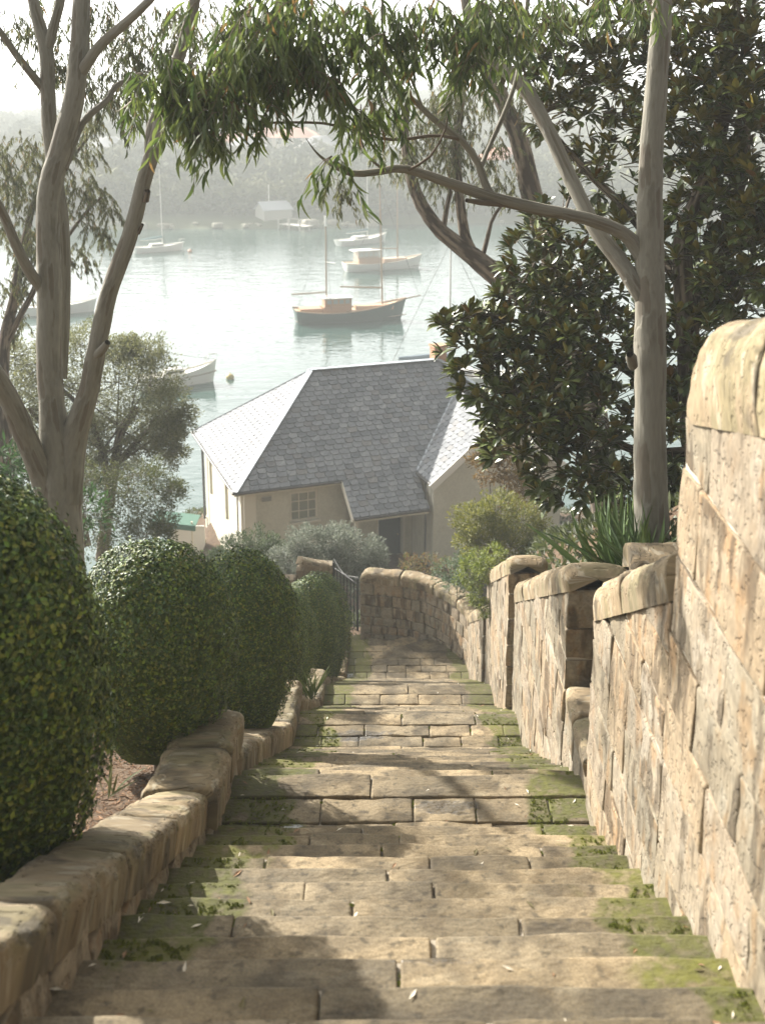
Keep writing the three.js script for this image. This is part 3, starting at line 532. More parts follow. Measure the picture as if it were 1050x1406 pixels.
  // lead caps on ridge and hips
  const strip = (p, q, w, n = 'hip_flashing') => { const d = q.clone().sub(p), L = d.length(), g = boxG(L, 0.035, w); const o = add(n, g, lead, roof); o.position.copy(p).add(q).multiplyScalar(0.5); o.position.y += 0.035; const X = d.normalize(), Z = X.clone().cross(V(0, 1, 0)).normalize(), Y = Z.clone().cross(X); o.quaternion.setFromRotationMatrix(new THREE.Matrix4().makeBasis(X, Y, Z)); };
  const r0 = front(4.6, 4.6), r1 = front(10.8, 4.6); strip(r0, r1, 0.3, 'ridge_flashing'); strip(front(0, 0), r0, 0.28); strip(P(0, 9.2, He), r0, 0.16); strip(r1, P(15.4, 0, He), 0.26); strip(wing(0, 0), wing(3.2, 3.2), 0.2, 'valley_flashing');
  // gutters, fascia, bargeboard
  const gut = (p, q) => add('gutter', cyl(p, q, 0.055, 0.055, 8), gutterM); gut(P(0, -0.05, He - 0.05), P(4.5, -0.05, He - 0.05)); gut(P(4.6, -1.5, He - 1.22), P(7.88, -1.5, He - 1.22)); gut(P(-0.05, 0, He - 0.05), P(-0.05, 9.2, He - 0.05)); gut(P(7.85, -1.6, He - 0.05), P(7.85, 0, He - 0.05));
  add('fascia', boxG(4.5, 0.16, 0.04, 2.25, He - 0.11, -0.06), trim); add('fascia', boxG(3.3, 0.18, 0.05, 6.22, He - 1.3, 1.39), trim); add('fascia', boxG(0.04, 0.16, 9.1, 0.06, He - 0.11, -4.6), trim);
  { const g = boxG(Math.hypot(1.45, 1.16), 0.2, 0.05).rotateY(Math.PI / 2); const o = add('bargeboard', boxG(0.05, 0.2, Math.hypot(1.45, 1.16)), trim); o.position.set(4.53, He - 0.7, 0.72); o.rotation.x = Math.atan(TP) * 1; }
  { const L = Math.hypot(3.2, 2.56), o = add('bargeboard', boxG(L, 0.3, 0.06), mat([0.78, 0.76, 0.7], 0.6)); o.position.set(7.9 + 1.6 - 0.05, He + 1.28 - 0.17, 1.72); o.rotation.z = Math.atan(TP); const o2 = add('bargeboard', boxG(L, 0.3, 0.06), mat([0.78, 0.76, 0.7], 0.6)); o2.position.set(14.3 - 1.6 + 0.05, He + 1.28 - 0.17, 1.72); o2.rotation.z = -Math.atan(TP); }
  // walls with openings
  const panel = (w, h, holes, depth = 0.28) => { const s = new THREE.Shape([[0, 0], [w, 0], [w, h], [0, h]].map((p) => new THREE.Vector2(...p))); for (const [x0, y0, x1, y1] of holes) s.holes.push(new THREE.Path([[x0, y0], [x0, y1], [x1, y1], [x1, y0]].map((p) => new THREE.Vector2(...p)))); return new THREE.ExtrudeGeometry(s, { depth, bevelEnabled: false }); };
  const wx = 2.42, ww = 1.2, wy0 = 2.45, wy1 = 3.75;
  add('wall', panel(4.4, He - 0.1, [[wx - 0.45, wy0, wx - 0.45 + ww, wy1]]).translate(0.45, 0, -0.73), wallM);                         // front
  add('wall', panel(8.4, He - 0.1, [[1.1, 1.5, 1.75, 3.5], [4.6, 1.5, 5.25, 3.5]]).rotateY(-Math.PI / 2).translate(0.74, 0, -8.8).rotateY(0), wallM).name = 'wall';   // side: x 0.46..0.74
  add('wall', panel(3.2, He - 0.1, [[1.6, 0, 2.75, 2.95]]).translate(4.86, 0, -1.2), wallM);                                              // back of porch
  add('wall', boxG(0.25, He - 0.1, 0.5, 4.73, (He - 0.1) / 2, -0.95), wallM);
  add('wall', boxG(13.9, He - 0.1, 0.25, 7.45, (He - 0.1) / 2, -8.7), wallM); add('wall', boxG(0.25, He - 0.1, 7.5, 14.4, (He - 0.1) / 2, -4.4), wallM);
  { const s = new THREE.Shape([[0, 0], [6, 0], [6, He - 0.1], [3, He + 2.2], [0, He - 0.1]].map((p) => new THREE.Vector2(...p))); add('gable_wall', new THREE.ExtrudeGeometry(s, { depth: 0.28, bevelEnabled: false }).translate(8.1, 0, 1.1), wallM); }
  add('wall', boxG(0.25, He - 0.12, 2.6, 8.22, (He - 0.12) / 2, -0.22), wallM); add('wall', boxG(0.25, He - 0.12, 2.6, 13.98, (He - 0.12) / 2, -0.22), wallM);
  add('plinth', merge([boxG(0.3, 4, 8.42, 0.6, -1.99, -4.59), boxG(14, 4, 0.3, 7.4, -1.99, -8.72)]), wallM);
  add('pilaster', boxG(0.5, He - 0.12, 0.12, 0.7, (He - 0.12) / 2, -0.385), trim); add('pilaster', boxG(0.1, He - 0.12, 0.5, 0.4, (He - 0.12) / 2, -0.75), trim);
  add('porch_floor', boxG(3.6, 0.12, 2.4, 6.3, 0.05, 0.2), mat([0.3, 0.27, 0.22], 0.9));
  add('porch_post', boxG(0.14, He - 1.35, 0.14, 4.75, (He - 1.35) / 2, 1.25), trim);
  add('downpipe', cyl(V(7.86, 0, 1.1), V(7.86, He - 0.1, 1.1), 0.045), gutterM); add('downpipe', cyl(V(0.3, 0, -8.45), V(0.3, He - 0.05, -8.45), 0.06), gutterM); add('downpipe', cyl(V(0.38, 0, -1.2), V(0.38, He - 0.1, -1.2), 0.05), gutterM);
  const door = add('door', boxG(1.1, 2.9, 0.06, 7.03, 1.45, -1.15), mat([0.05, 0.055, 0.05], 0.5)); add('handle', new THREE.SphereGeometry(0.035, 10, 8).translate(7.45, 1.0, -1.09), mat([0.4, 0.32, 0.15], 0.3, { metalness: 1 }), door);  // dark colour of this panel stands in for the shade inside an open doorway
  add('door_frame', merge([boxG(0.07, 2.95, 0.1, 6.42, 1.47, -0.88), boxG(0.07, 2.95, 0.1, 7.65, 1.47, -0.88), boxG(1.16, 0.07, 0.1, 7.03, 2.96, -0.88)]), trim);
  const lamp = add('porch_lamp', merge([boxG(0.05, 0.16, 0.1, 7.82, 2.35, -0.87), new THREE.CylinderGeometry(0.06, 0.08, 0.16, 8).translate(7.82, 2.32, -0.78)]), gutterM);
  const vent = add('wall_vent', boxG(0.42, 0.2, 0.05, 1.42, 3.62, -0.43), mat([0.42, 0.4, 0.35], 0.7)); for (let k = 0; k < 4; k++) add('vent_slat', boxG(0.36, 0.025, 0.05, 1.42, 3.555 + k * 0.045, -0.40).rotateX(0), mat([0.3, 0.29, 0.26], 0.7), vent);
  // window with six panes over six
  const win = add('window', merge([boxG(ww, 0.08, 0.1, wx + ww / 2, wy0 + 0.04, -0.55), boxG(ww, 0.08, 0.1, wx + ww / 2, wy1 - 0.04, -0.55), boxG(0.08, wy1 - wy0 - 0.16, 0.1, wx + 0.04, (wy0 + wy1) / 2, -0.55), boxG(0.08, wy1 - wy0 - 0.16, 0.1, wx + ww - 0.04, (wy0 + wy1) / 2, -0.55)]), trim);
  for (const f of [1 / 3, 2 / 3]) add('glazing_bar', boxG(0.035, wy1 - wy0 - 0.16, 0.05, wx + ww * f, (wy0 + wy1) / 2, -0.55), trim, win);
  for (const f of [1 / 3, 2 / 3]) add('glazing_bar', boxG(ww - 0.16, 0.035, 0.046, wx + ww / 2, lerp(wy0, wy1, f), -0.55), trim, win);
  for (let i = 0; i < 3; i++) for (let j = 0; j < 3; j++) add('pane', boxG(ww / 3 - 0.05, (wy1 - wy0) / 3 - 0.05, 0.006, wx + ww * (i + 0.5) / 3, lerp(wy0, wy1, (j + 0.5) / 3), -0.56), glass, win);
  add('blind', boxG(ww - 0.1, wy1 - wy0 - 0.1, 0.02, wx + ww / 2, (wy0 + wy1) / 2, -0.66), mat([0.33, 0.34, 0.28], 0.9), win); add('sill', boxG(ww + 0.2, 0.08, 0.16, wx + ww / 2, wy0 - 0.04, -0.41), trim, win);
  for (const z of [1.42, 4.92]) { const b = 8.8 - z - 0.0; const w2 = add('window', boxG(0.05, 2.0, 0.65, 0.68, 2.5, -8.8 + z), mat([0.10, 0.11, 0.10], 0.15)); add('window_frame', merge([boxG(0.07, 2.0, 0.06, 0.63, 2.5, -8.8 + z - 0.3), boxG(0.07, 2.0, 0.06, 0.63, 2.5, -8.8 + z + 0.3), boxG(0.07, 0.05, 0.54, 0.63, 2.5, -8.8 + z)]), trim, w2); }
  // chimney
  const ch = add('chimney', boxG(0.6, 1.5, 0.6, 10.9, He + 3.5, -4.9), mat([0.42, 0.22, 0.13], 0.9, { bumpMap: stoneBump, bumpScale: 0.02 })); add('chimney_cap', boxG(0.7, 0.1, 0.7, 10.9, He + 4.28, -4.9), mat([0.45, 0.25, 0.15], 0.9), ch);
  // small lean-to awning and white shed at the side
  const q = atD(248, 712, 50);
  const shed = thing('garden_shelter', 'small white garden shelter with a green awning beside the cottage', 'shelter', V(q.x, q.y - 2.2, q.z));
  const aw = mesh('awning', boxG(2.0, 0.06, 1.4).rotateZ(-0.12).translate(q.x - 0.2, q.y, q.z), mat([0.05, 0.14, 0.10], 0.7), shed); mesh('awning_fringe', boxG(2.0, 0.2, 0.03).rotateZ(-0.12).translate(q.x - 0.2, q.y - 0.12, q.z + 0.7), mat([0.06, 0.16, 0.12], 0.7), shed);
  for (const dx of [-1, 0.7]) mesh('post', boxG(0.07, 2.3, 0.07, q.x + dx - 0.1, q.y - 1.1, q.z + 0.5), trim, shed);
  mesh('panel', boxG(1.6, 1.5, 0.06, q.x + 0.2, q.y - 1.3, q.z - 0.5), mat([0.8, 0.79, 0.75], 0.6), shed);
}

// ---------------------------------------------------------------- boats
console.log('boats');
const white = mat([0.78, 0.77, 0.73], 0.35), varnish = mat([0.34, 0.16, 0.06], 0.35), deckM = mat([0.52, 0.38, 0.24], 0.7), spar = mat([0.30, 0.20, 0.12], 0.45), alu = mat([0.62, 0.6, 0.56], 0.4, { metalness: 0.5 }), glassDark = mat([0.02, 0.025, 0.03], 0.1), rope = mat([0.12, 0.11, 0.1], 0.9);
// lies along +x from stern to bow; L length, B beam, fb freeboard amidships, sheer: rise at the bow and stern
function hullGeo(L, B, fb, bow, stern, transom, under = 0.5) {
  const ns = 22, nr = 8, pos = [], idx = [], sheer = [];
  for (let i = 0; i <= ns; i++) {
    const t = i / ns, w = B / 2 * Math.pow(Math.sin(Math.PI * lerp(transom, 1, Math.pow(t, 0.85))), 0.62) * (t > 0.999 ? 0.02 : 1), top = fb + bow * Math.pow(Math.max(0, t - 0.35) / 0.65, 2) + stern * Math.pow(Math.max(0, 0.35 - t) / 0.35, 2);
    for (let j = 0; j <= nr; j++) { const s = j / nr, y = lerp(-under, top, s), k = Math.pow(s, 0.42), rake = 0.06 * L * (s - 1) * Math.pow(t, 6) + 0.03 * L * (1 - s) * Math.pow(1 - t, 6); const x = (t - 0.5) * L + rake; pos.push(x, y, w * k, x, y, -w * k); if (j === nr) sheer.push([x, y, w]); }
  }
  const m = (nr + 1) * 2; for (let i = 0; i < ns; i++) for (let j = 0; j < nr; j++) { const a = i * m + j * 2, b = a + 2, c = a + m, d = c + 2; idx.push(a, c, b, b, c, d, a + 1, b + 1, c + 1, b + 1, d + 1, c + 1); }
  for (let j = 0; j < nr; j++) { const a = j * 2; idx.push(a, a + 2, a + 1, a + 1, a + 2, a + 3); }
  const g = new THREE.BufferGeometry(); g.setAttribute('position', new THREE.Float32BufferAttribute(pos, 3)); g.setIndex(idx); g.computeVertexNormals();
  const dp = [], di = []; sheer.forEach(([x, y, w]) => dp.push(x, y - 0.12, w * 0.97, x, y - 0.12, -w * 0.97)); for (let i = 0; i < ns; i++) di.push(i * 2, i * 2 + 2, i * 2 + 1, i * 2 + 1, i * 2 + 2, i * 2 + 3);
  const dg = new THREE.BufferGeometry(); dg.setAttribute('position', new THREE.Float32BufferAttribute(dp, 3)); dg.setIndex(di); dg.computeVertexNormals();
  const rail = (s) => limb(sheer.map(([x, y, w]) => V(x, y, s * w)), sheer.map(() => 0.06), { rs: 5, step: 0.8, amp: 0 });
  const band = (y) => merge([-1, 1].map((s) => limb(sheer.map(([x, yy, w], i) => V(x, lerp(y, yy, 0.15), s * (w * Math.pow((y + under) / (yy + under), 0.42) + 0.01))), sheer.map(() => 0.05), { rs: 4, step: 0.8, amp: 0 })));
  return { g, deck: dg, rail: merge([rail(1), rail(-1)]), band, sheer };
}
function boat(name, label, sternPx, bowPx, opt) {
  const a = onY(...sternPx, 0), b = onY(...bowPx, 0), mid = a.clone().add(b).multiplyScalar(0.5), d = b.clone().sub(a), L = d.length() * 1.02;
  const o = thing(name, label, 'boat', mid); o.rotation.y = Math.atan2(-d.z, d.x);
  const put = (n, g, m, parent = o) => { const q = new THREE.Mesh(g, m); q.name = n; q.castShadow = q.receiveShadow = true; parent.add(q); return q; };
  const B = opt.beam ?? L * 0.28, H = hullGeo(L, B, opt.fb, opt.bow, opt.stern, opt.transom ?? 0.2);
  put('hull', H.g, opt.hull); put('deck', H.deck, opt.deck ?? deckM); put('gunwale', H.rail, opt.rail ?? white); if (opt.band) put('waterline_stripe', H.band(0.12), opt.band); if (opt.stripe) put('rubbing_strake', H.band(opt.fb * 0.72), opt.stripe);
  return { o, put, L, B };
}
const dim = (p) => -(new THREE.Vector3().copy(p).sub(V(0, EYE, 0)).dot(V(0, -SP, -CP))) * -1;
function rigging(put, top, pts, n = 'stay') { for (const p of pts) put(n, cyl(p, top, 0.02, 0.02, 4), rope); }
{ // dark green ketch
  const { o, put, L, B } = boat('wooden_ketch', 'dark green wooden ketch with varnished wheelhouse moored on the bright water', [406, 444], [556, 437], { fb: 1.25, bow: 1.1, stern: 0.35, hull: mat([0.015, 0.05, 0.04], 0.35), band: mat([0.5, 0.42, 0.35], 0.5), rail: mat([0.45, 0.3, 0.18], 0.5), transom: 0.22 });
  put('cabin', boxG(2.6, 0.7, B * 0.55, -2.0, 1.45, 0), varnish);
  const wh = put('wheelhouse', boxG(3.0, 1.35, B * 0.5, -1.6, 2.0, 0), varnish); put('wheelhouse_roof', boxG(3.3, 0.12, B * 0.58, -1.6, 2.75, 0), white, wh);
  for (let k = 0; k < 4; k++) for (const s of [-1, 1]) put('window', boxG(0.5, 0.42, 0.03, -2.6 + k * 0.68, 2.35, s * (B * 0.25 + 0.02)), mat([0.25, 0.27, 0.25], 0.1), wh);
  put('coachroof', boxG(4.2, 0.5, B * 0.42, 2.6, 1.5, 0), mat([0.5, 0.3, 0.17], 0.5)); put('cockpit_coaming', boxG(2.4, 0.45, B * 0.5, -4.6, 1.45, 0), varnish);
  const m1 = put('mast', cyl(V(-2.75, 1.2, 0), V(-2.75, 11.6, 0), 0.10, 0.07), spar), m2 = put('mast', cyl(V(3.6, 1.4, 0), V(3.3, 15.2, 0), 0.11, 0.07), spar); put('mast_cap', cyl(V(-2.75, 10.6, 0), V(-2.75, 11.7, 0), 0.14), white, m1);
  put('boom', cyl(V(-2.7, 3.35, 0), V(-6.6, 3.25, 0), 0.1), mat([0.45, 0.4, 0.33], 0.8)); put('boom', cyl(V(3.5, 3.6, 0), V(-1.2, 3.9, 0), 0.08), spar); put('bowsprit', cyl(V(L / 2 - 1, 2.1, 0), V(L / 2 + 1.7, 2.55, 0), 0.1, 0.07), spar);
  rigging(put, V(3.3, 15, 0), [V(L / 2 + 1.5, 2.5, 0), V(3.6, 1.5, 1.5), V(3.6, 1.5, -1.5)]); rigging(put, V(-2.75, 11.3, 0), [V(-6, 1.5, 0), V(-2.5, 1.5, 1.4)]); put('crosstree', cyl(V(-2.75, 6.6, -0.6), V(-1.9, 6.6, 0.8), 0.05), white);
}
{ // white launch with wheelhouse
  const { o, put, L, B } = boat('white_launch', 'white timber launch with open wheelhouse and brown mast behind the dark ketch', [474, 373], [578, 367], { fb: 1.1, bow: 0.9, stern: 0.2, hull: white, rail: mat([0.75, 0.7, 0.62], 0.5), transom: 0.2, band: mat([0.35, 0.3, 0.28], 0.6) });
  put('cabin', boxG(3.4, 0.9, B * 0.6, -2.6, 1.5, 0), mat([0.45, 0.3, 0.2], 0.5)); const wh = put('wheelhouse', boxG(3.2, 1.0, B * 0.5, -2.7, 2.35, 0), mat([0.5, 0.42, 0.34], 0.5)); for (let k = 0; k < 4; k++) for (const s of [-1, 1]) put('window', boxG(0.6, 0.6, 0.04, -3.8 + k * 0.75, 2.45, s * (B * 0.25 + 0.02)), mat([0.5, 0.5, 0.47], 0.1), wh);
  put('roof', boxG(4.4, 0.14, B * 0.64, -2.8, 3.0, 0), white); put('coachroof', boxG(3.6, 0.5, B * 0.45, 1.6, 1.4, 0), mat([0.5, 0.36, 0.25], 0.5)); put('mast', cyl(V(2.2, 1.2, 0), V(2.1, 13.5, 0), 0.13, 0.08), spar); rigging(put, V(2.1, 13, 0), [V(L / 2, 2, 0), V(-5, 1.4, 0)]); put('boom', cyl(V(2.1, 3, 0), V(-2, 3.2, 0), 0.08), spar);
}
function sloop(name, label, s, b, { mastT, mastH, cover, fb = 0.9, bow = 0.45, hull = white, stripe, boomL = 0.42, dir = -1, coverR = 1 }) {
  const { o, put, L, B } = boat(name, label, s, b, { fb, bow, stern: 0.1, hull, transom: 0.16, deck: mat([0.7, 0.68, 0.62], 0.6), stripe });
  put('cabin', new THREE.CylinderGeometry(0.5, 0.62, 0.55, 4, 1).rotateY(Math.PI / 4).scale(L * 0.3, 1, B * 0.6).translate(-L * 0.05, fb + 0.22, 0), mat([0.75, 0.73, 0.68], 0.5)); for (const q of [-1, 1]) put('window', boxG(L * 0.22, 0.16, 0.03, -L * 0.05, fb + 0.25, q * (B * 0.25 + 0.03)), glassDark);
  const mx = (mastT - 0.5) * L; put('mast', cyl(V(mx, fb, 0), V(mx, mastH, 0), 0.1, 0.06), alu); put('boom', cyl(V(mx, fb + 1.2, 0), V(mx + dir * L * boomL, fb + 1.15, 0), 0.07), alu); if (cover) put('sail_cover', limb([V(mx, fb + 1.5, 0), V(mx + dir * L * boomL * 0.4, fb + 1.38, 0), V(mx + dir * L * boomL, fb + 1.25, 0)], [0.2 * coverR, 0.22 * coverR, 0.1 * coverR], { rs: 8, step: 0.5, amp: 0.1 }), cover);
  rigging(put, V(mx, mastH - 0.2, 0), [V(L / 2, fb + bow, 0), V(-L / 2, fb, 0), V(mx, fb, B * 0.45), V(mx, fb, -B * 0.45)]);
  put('pulpit', limb([V(L / 2 - 0.9, fb + 0.3, B * 0.14), V(L / 2 - 0.8, fb + bow + 0.45, B * 0.12), V(L / 2 + 0.1, fb + bow + 0.5, 0), V(L / 2 - 0.8, fb + bow + 0.45, -B * 0.12), V(L / 2 - 0.9, fb + 0.3, -B * 0.14)], [0.03, 0.03, 0.03, 0.03, 0.03], { rs: 5, amp: 0 }), alu);
}
const blueCover = mat([0.10, 0.17, 0.19], 0.9), tealCover = mat([0.16, 0.26, 0.28], 0.9);
sloop('white_sloop', 'small white sloop with teal sail cover moored before the long jetty', [464, 338], [530, 331], { mastT: 0.6, mastH: 14, cover: blueCover, bow: 0.7 });
sloop('white_sloop', 'white sloop with pale blue sail cover near the mossy far shore', [184, 348], [253, 343], { mastT: 0.57, mastH: 13.5, cover: tealCover });
sloop('white_sloop', 'white sloop behind the pale multi-stemmed gum trunk', [32, 434], [133, 427], { mastT: 0.62, mastH: 9, cover: null, fb: 1.0, bow: 0.5 });
sloop('white_sloop', 'white yacht bow with brown strake poking out behind the tea tree', [190, 536], [297, 523], { mastT: 0.2, mastH: 3.4, cover: null, fb: 1.05, bow: 0.85, stripe: mat([0.2, 0.12, 0.07], 0.6) });
sloop('moored_yacht', 'yacht with slate blue boom cover half hidden behind the cottage ridge', [705, 527], [535, 524], { mastT: 0.52, mastH: 12.4, cover: mat([0.13, 0.17, 0.21], 0.85), fb: 0.8, bow: 0.3, boomL: -0.4, coverR: 1.7, dir: -1 });
{ const { put, L, B } = boat('cabin_cruiser', 'small white cabin cruiser tied up at the long jetty', [522, 300], [566, 298], { fb: 0.9, bow: 0.6, stern: 0, hull: white, transom: 0.25 }); put('cabin', boxG(L * 0.5, 1.2, B * 0.6, -0.3, 1.4, 0), mat([0.6, 0.6, 0.58], 0.5)); put('roof', boxG(L * 0.56, 0.14, B * 0.68, -0.3, 2.1, 0), white); }
for (const [px, py, label, c] of [[261, 346, 'small pale orange mooring buoy beside the far sloop', [0.75, 0.4, 0.28]], [316, 520, 'small mustard mooring buoy near the yacht bow', [0.45, 0.36, 0.12]]]) {
  const p = onY(px, py, 0), b = thing('mooring_buoy', label, 'buoy', p); mesh('float', new THREE.SphereGeometry(0.36, 14, 10).scale(1, 0.85, 1).translate(p.x, p.y + 0.15, p.z), mat(c, 0.6), b); mesh('ring', new THREE.TorusGeometry(0.1, 0.025, 6, 12).translate(p.x, p.y + 0.5, p.z), alu, b);
}
// ---------------------------------------------------------------- far shore: boathouse, jetties, houses, rocks, wood
console.log('shore');
{
  const p = onY(376, 305, 0.6), o = thing('boathouse', 'pale grey boathouse with pitched roof on the far shore', 'boathouse', p); o.rotation.y = 0.55;
  const put = (n, g, m, par = o) => { const q = new THREE.Mesh(g, m); q.name = n; q.castShadow = q.receiveShadow = true; par.add(q); return q; };
  const W = 4.4, Lg = 6.2, Hh = 2.6, s = new THREE.Shape([[-W / 2, 0], [W / 2, 0], [W / 2, Hh], [0, Hh + 1.5], [-W / 2, Hh]].map((q) => new THREE.Vector2(...q)));
  put('wall', new THREE.ExtrudeGeometry(s, { depth: Lg, bevelEnabled: false }).rotateY(Math.PI / 2).translate(-Lg / 2, 0, 0), mat([0.45, 0.44, 0.40], 0.8));
  for (const k of [-1, 1]) { const r = put('roof', boxG(Lg + 0.5, 0.1, 2.95), mat([0.45, 0.47, 0.5], 0.5)); r.position.set(0, Hh + 0.82, k * 1.15); r.rotation.x = k * Math.atan(1.5 / (W / 2)); }
  put('door', boxG(0.06, 2.3, 2.4, Lg / 2 + 0.04, 1.2, 0), white); put('flagpole', cyl(V(-1, 3, 0), V(-1, 7.6, 0), 0.08), white);
  put('stilt', cyl(V(Lg / 2 - 0.2, -1.6, 1.8), V(Lg / 2 - 0.2, 0, 1.8), 0.12), spar); put('stilt', cyl(V(Lg / 2 - 0.2, -1.6, -1.8), V(Lg / 2 - 0.2, 0, -1.8), 0.12), spar); put('stilt', cyl(V(-Lg / 2 + 0.3, -1.6, 2), V(-Lg / 2 + 0.3, 0, 2), 0.12), spar);
  const wood = mat([0.42, 0.4, 0.37], 0.9);
  const j = (name, label, a, b, w, step) => { const A = onY(...a, 0.9), B = onY(...b, 0.9), d = B.clone().sub(A), L = d.length(), q = thing(name, label, 'jetty', V(A.x, 0, A.z)); q.rotation.y = Math.atan2(-d.z, d.x); const pt = (n, g, m) => { const k = new THREE.Mesh(g, m); k.name = n; k.castShadow = k.receiveShadow = true; q.add(k); }; const N = Math.round(L / 1.2); for (let k = 0; k < N; k++) pt('deck_plank', boxG(L / N - 0.04, 0.12, w, (k + 0.5) * L / N, 0.9, 0), wood); for (let x = 0.2; x < L; x += step) for (const z of [-w / 2, w / 2]) pt('pile', cyl(V(x, -1.5, z), V(x, z > 0 ? 2.1 : 1.6, z), 0.14), wood); pt('handrail', cyl(V(0, 1.9, -w / 2), V(L, 1.9, -w / 2), 0.05), wood); };
  j('jetty', 'short boathouse jetty on the far shore', [388, 307], [424, 311], 2.4, 3.2); j('jetty', 'long pale jetty on piles behind the moored boats', [424, 298], [640, 294], 2, 5);
  const R = rngOf(71), rockM = [mat([0.32, 0.3, 0.24], 0.95), mat([0.24, 0.23, 0.17], 0.95)];
  const rocks = []; for (let k = 0; k < 150; k++) { const x = lerp(-150, 120, R()), h = shoreH(x) - 1 + 4 * R(), w = lerp(0.8, 3.2, R() * R()); rocks.push(stoneBlock(w, w * 0.55, w * 0.8, { r: w * 0.15, amp: w * 0.12, seg: w, seed: k }).rotateY(R() * 6).translate(x, 0.2 + R() * 0.7, -h)); }
  tag(mesh('shore_rocks', merge(rocks), rockM[0], scene), 'low line of pale rocks along the far waterline', null, null, 'stuff');
  for (const [px, py, D, w, rc] of [[318, 185, 300, 11, 0], [440, 205, 290, 10, 1], [372, 182, 315, 9, 0], [480, 175, 305, 12, 1], [250, 190, 320, 9, 1], [690, 270, 262, 11, 0], [560, 205, 300, 10, 1], [340, 215, 285, 9, 1], [408, 185, 300, 12, 0], [150, 195, 300, 10, 1], [520, 180, 320, 9, 0]]) {
    const q = atD(px, py, D), y = hillY(q.x, -q.z), hs = thing('far_house', rc ? 'pale house with a slate roof among hazy trees across the harbour' : 'pale house with a terracotta roof among hazy trees across the harbour', 'house', V(q.x, y, q.z), rc ? 'slate roofed houses on the far hillside' : 'terracotta roofed houses on the far hillside');
    hs.rotation.y = (R() - 0.5) * 0.6; const P2 = (n, g, m, par = hs) => { const k = new THREE.Mesh(g, m); k.name = n; k.castShadow = k.receiveShadow = true; par.add(k); return k; };
    P2('wall', boxG(w, 7, w * 0.7, 0, 3, 0), mat([0.6, 0.55, 0.48], 0.9)); P2('roof', new THREE.CylinderGeometry(0.25, 0.78, 2.6, 4, 1).rotateY(Math.PI / 4).scale(w, 1, w * 0.75).translate(0, 7.8, 0), rc ? mat([0.25, 0.26, 0.28], 0.8) : mat([0.42, 0.2, 0.13], 0.9));
    for (let k = 0; k < 4; k++) for (const yy of [2.5, 5.5]) P2('window', boxG(1.3, 1.5, 0.1, (k - 1.5) * w * 0.23, yy, w * 0.35 + 0.03), mat([0.1, 0.11, 0.12], 0.2));
  }
  // the wood on the far hills: leaf clumps, each crown a scatter of facets
  const pos = [], Rt = rngOf(73); for (let k = 0; k < 260; k++) { const a = Rt() * 6.283, e = Math.acos(1 - 1.7 * Rt()), r = 0.75 + 0.3 * Rt(), c = V(Math.sin(e) * Math.cos(a) * r, 0.2 + Math.cos(e) * r * 0.8, Math.sin(e) * Math.sin(a) * r); for (let q = 0; q < 3; q++) pos.push(c.x + (Rt() - 0.5) * 0.5, c.y + (Rt() - 0.5) * 0.4, c.z + (Rt() - 0.5) * 0.5); }
  const g = new THREE.BufferGeometry(); g.setAttribute('position', new THREE.Float32BufferAttribute(pos, 3)); g.computeVertexNormals();
  const list = []; for (let k = 0; k < 7000; k++) { const h = lerp(226, 750, Math.pow(Rt(), 1.7)), x = lerp(-0.6, 0.6, Rt()) * h; if (h < shoreH(x) + 4) continue; const s = lerp(2.0, 5, Rt() * Rt()) * (1 + (h - 226) / 900), t = Rt(); list.push([new THREE.Matrix4().compose(V(x, hillY(x, h) + s * 0.5, -h), new THREE.Quaternion().setFromAxisAngle(V(0, 1, 0), Rt() * 6), V(s, s * lerp(0.8, 1.5, Rt()), s)), lin(lerp(0.05, 0.15, t), lerp(0.065, 0.15, t), lerp(0.035, 0.07, t))]); }
  tag(inst('far_wood', g, mat([1, 1, 1], 1, { side: THREE.DoubleSide }), list, scene), 'dense dark wood covering the hills across the harbour', null, null, 'stuff');
}

// ---------------------------------------------------------------- planting
console.log('plants');
// a leaf along +y from its stalk, folded a little on its midrib
function leafGeo(width, seg = 4, { bend = 0.15, sickle = 0, wide = 0.45, fold = 0.12, under = null } = {}) {
  const pos = [], col = [], nor = [], row = [];
  for (let i = 0; i <= seg; i++) { const t = i / seg, w = width / 2 * Math.pow(Math.sin(Math.PI * Math.pow(clamp(t, 0.001, 0.999), Math.log(0.5) / Math.log(wide))), 0.8), x = sickle * t * (1 - t) * 2, z = -bend * t * t; row.push([V(x - w, t, z + fold * w), V(x, t, z), V(x + w, t, z + fold * w)]); }
  const tri = (a, b, c, k) => { pos.push(a.x, a.y, a.z, b.x, b.y, b.z, c.x, c.y, c.z); for (let q = 0; q < 3; q++) col.push(...k); };
  const sheet = (dz, k, flip) => { for (let i = 0; i < seg; i++) for (let s = 0; s < 2; s++) { const o = V(0, 0, dz), a = row[i][s].clone().add(o), b = row[i][s + 1].clone().add(o), c = row[i + 1][s].clone().add(o), d = row[i + 1][s + 1].clone().add(o); if (flip) { tri(a, c, b, k); tri(b, c, d, k); } else { tri(a, b, c, k); tri(b, d, c, k); } } };
  sheet(0, [1, 1, 1], false); if (under) sheet(-0.006, under, true);
  const g = new THREE.BufferGeometry(); g.setAttribute('position', new THREE.Float32BufferAttribute(pos, 3)); if (under) g.setAttribute('color', new THREE.Float32BufferAttribute(col, 3)); g.computeVertexNormals(); return g;
}
const q0 = new THREE.Quaternion(), q1 = new THREE.Quaternion(), UPV = V(0, 1, 0);
function leafM(p, dir, roll, len, wid = len) { q0.setFromUnitVectors(UPV, dir); q1.setFromAxisAngle(UPV, roll); return new THREE.Matrix4().compose(p, q0.clone().multiply(q1), V(wid, len, wid)); }
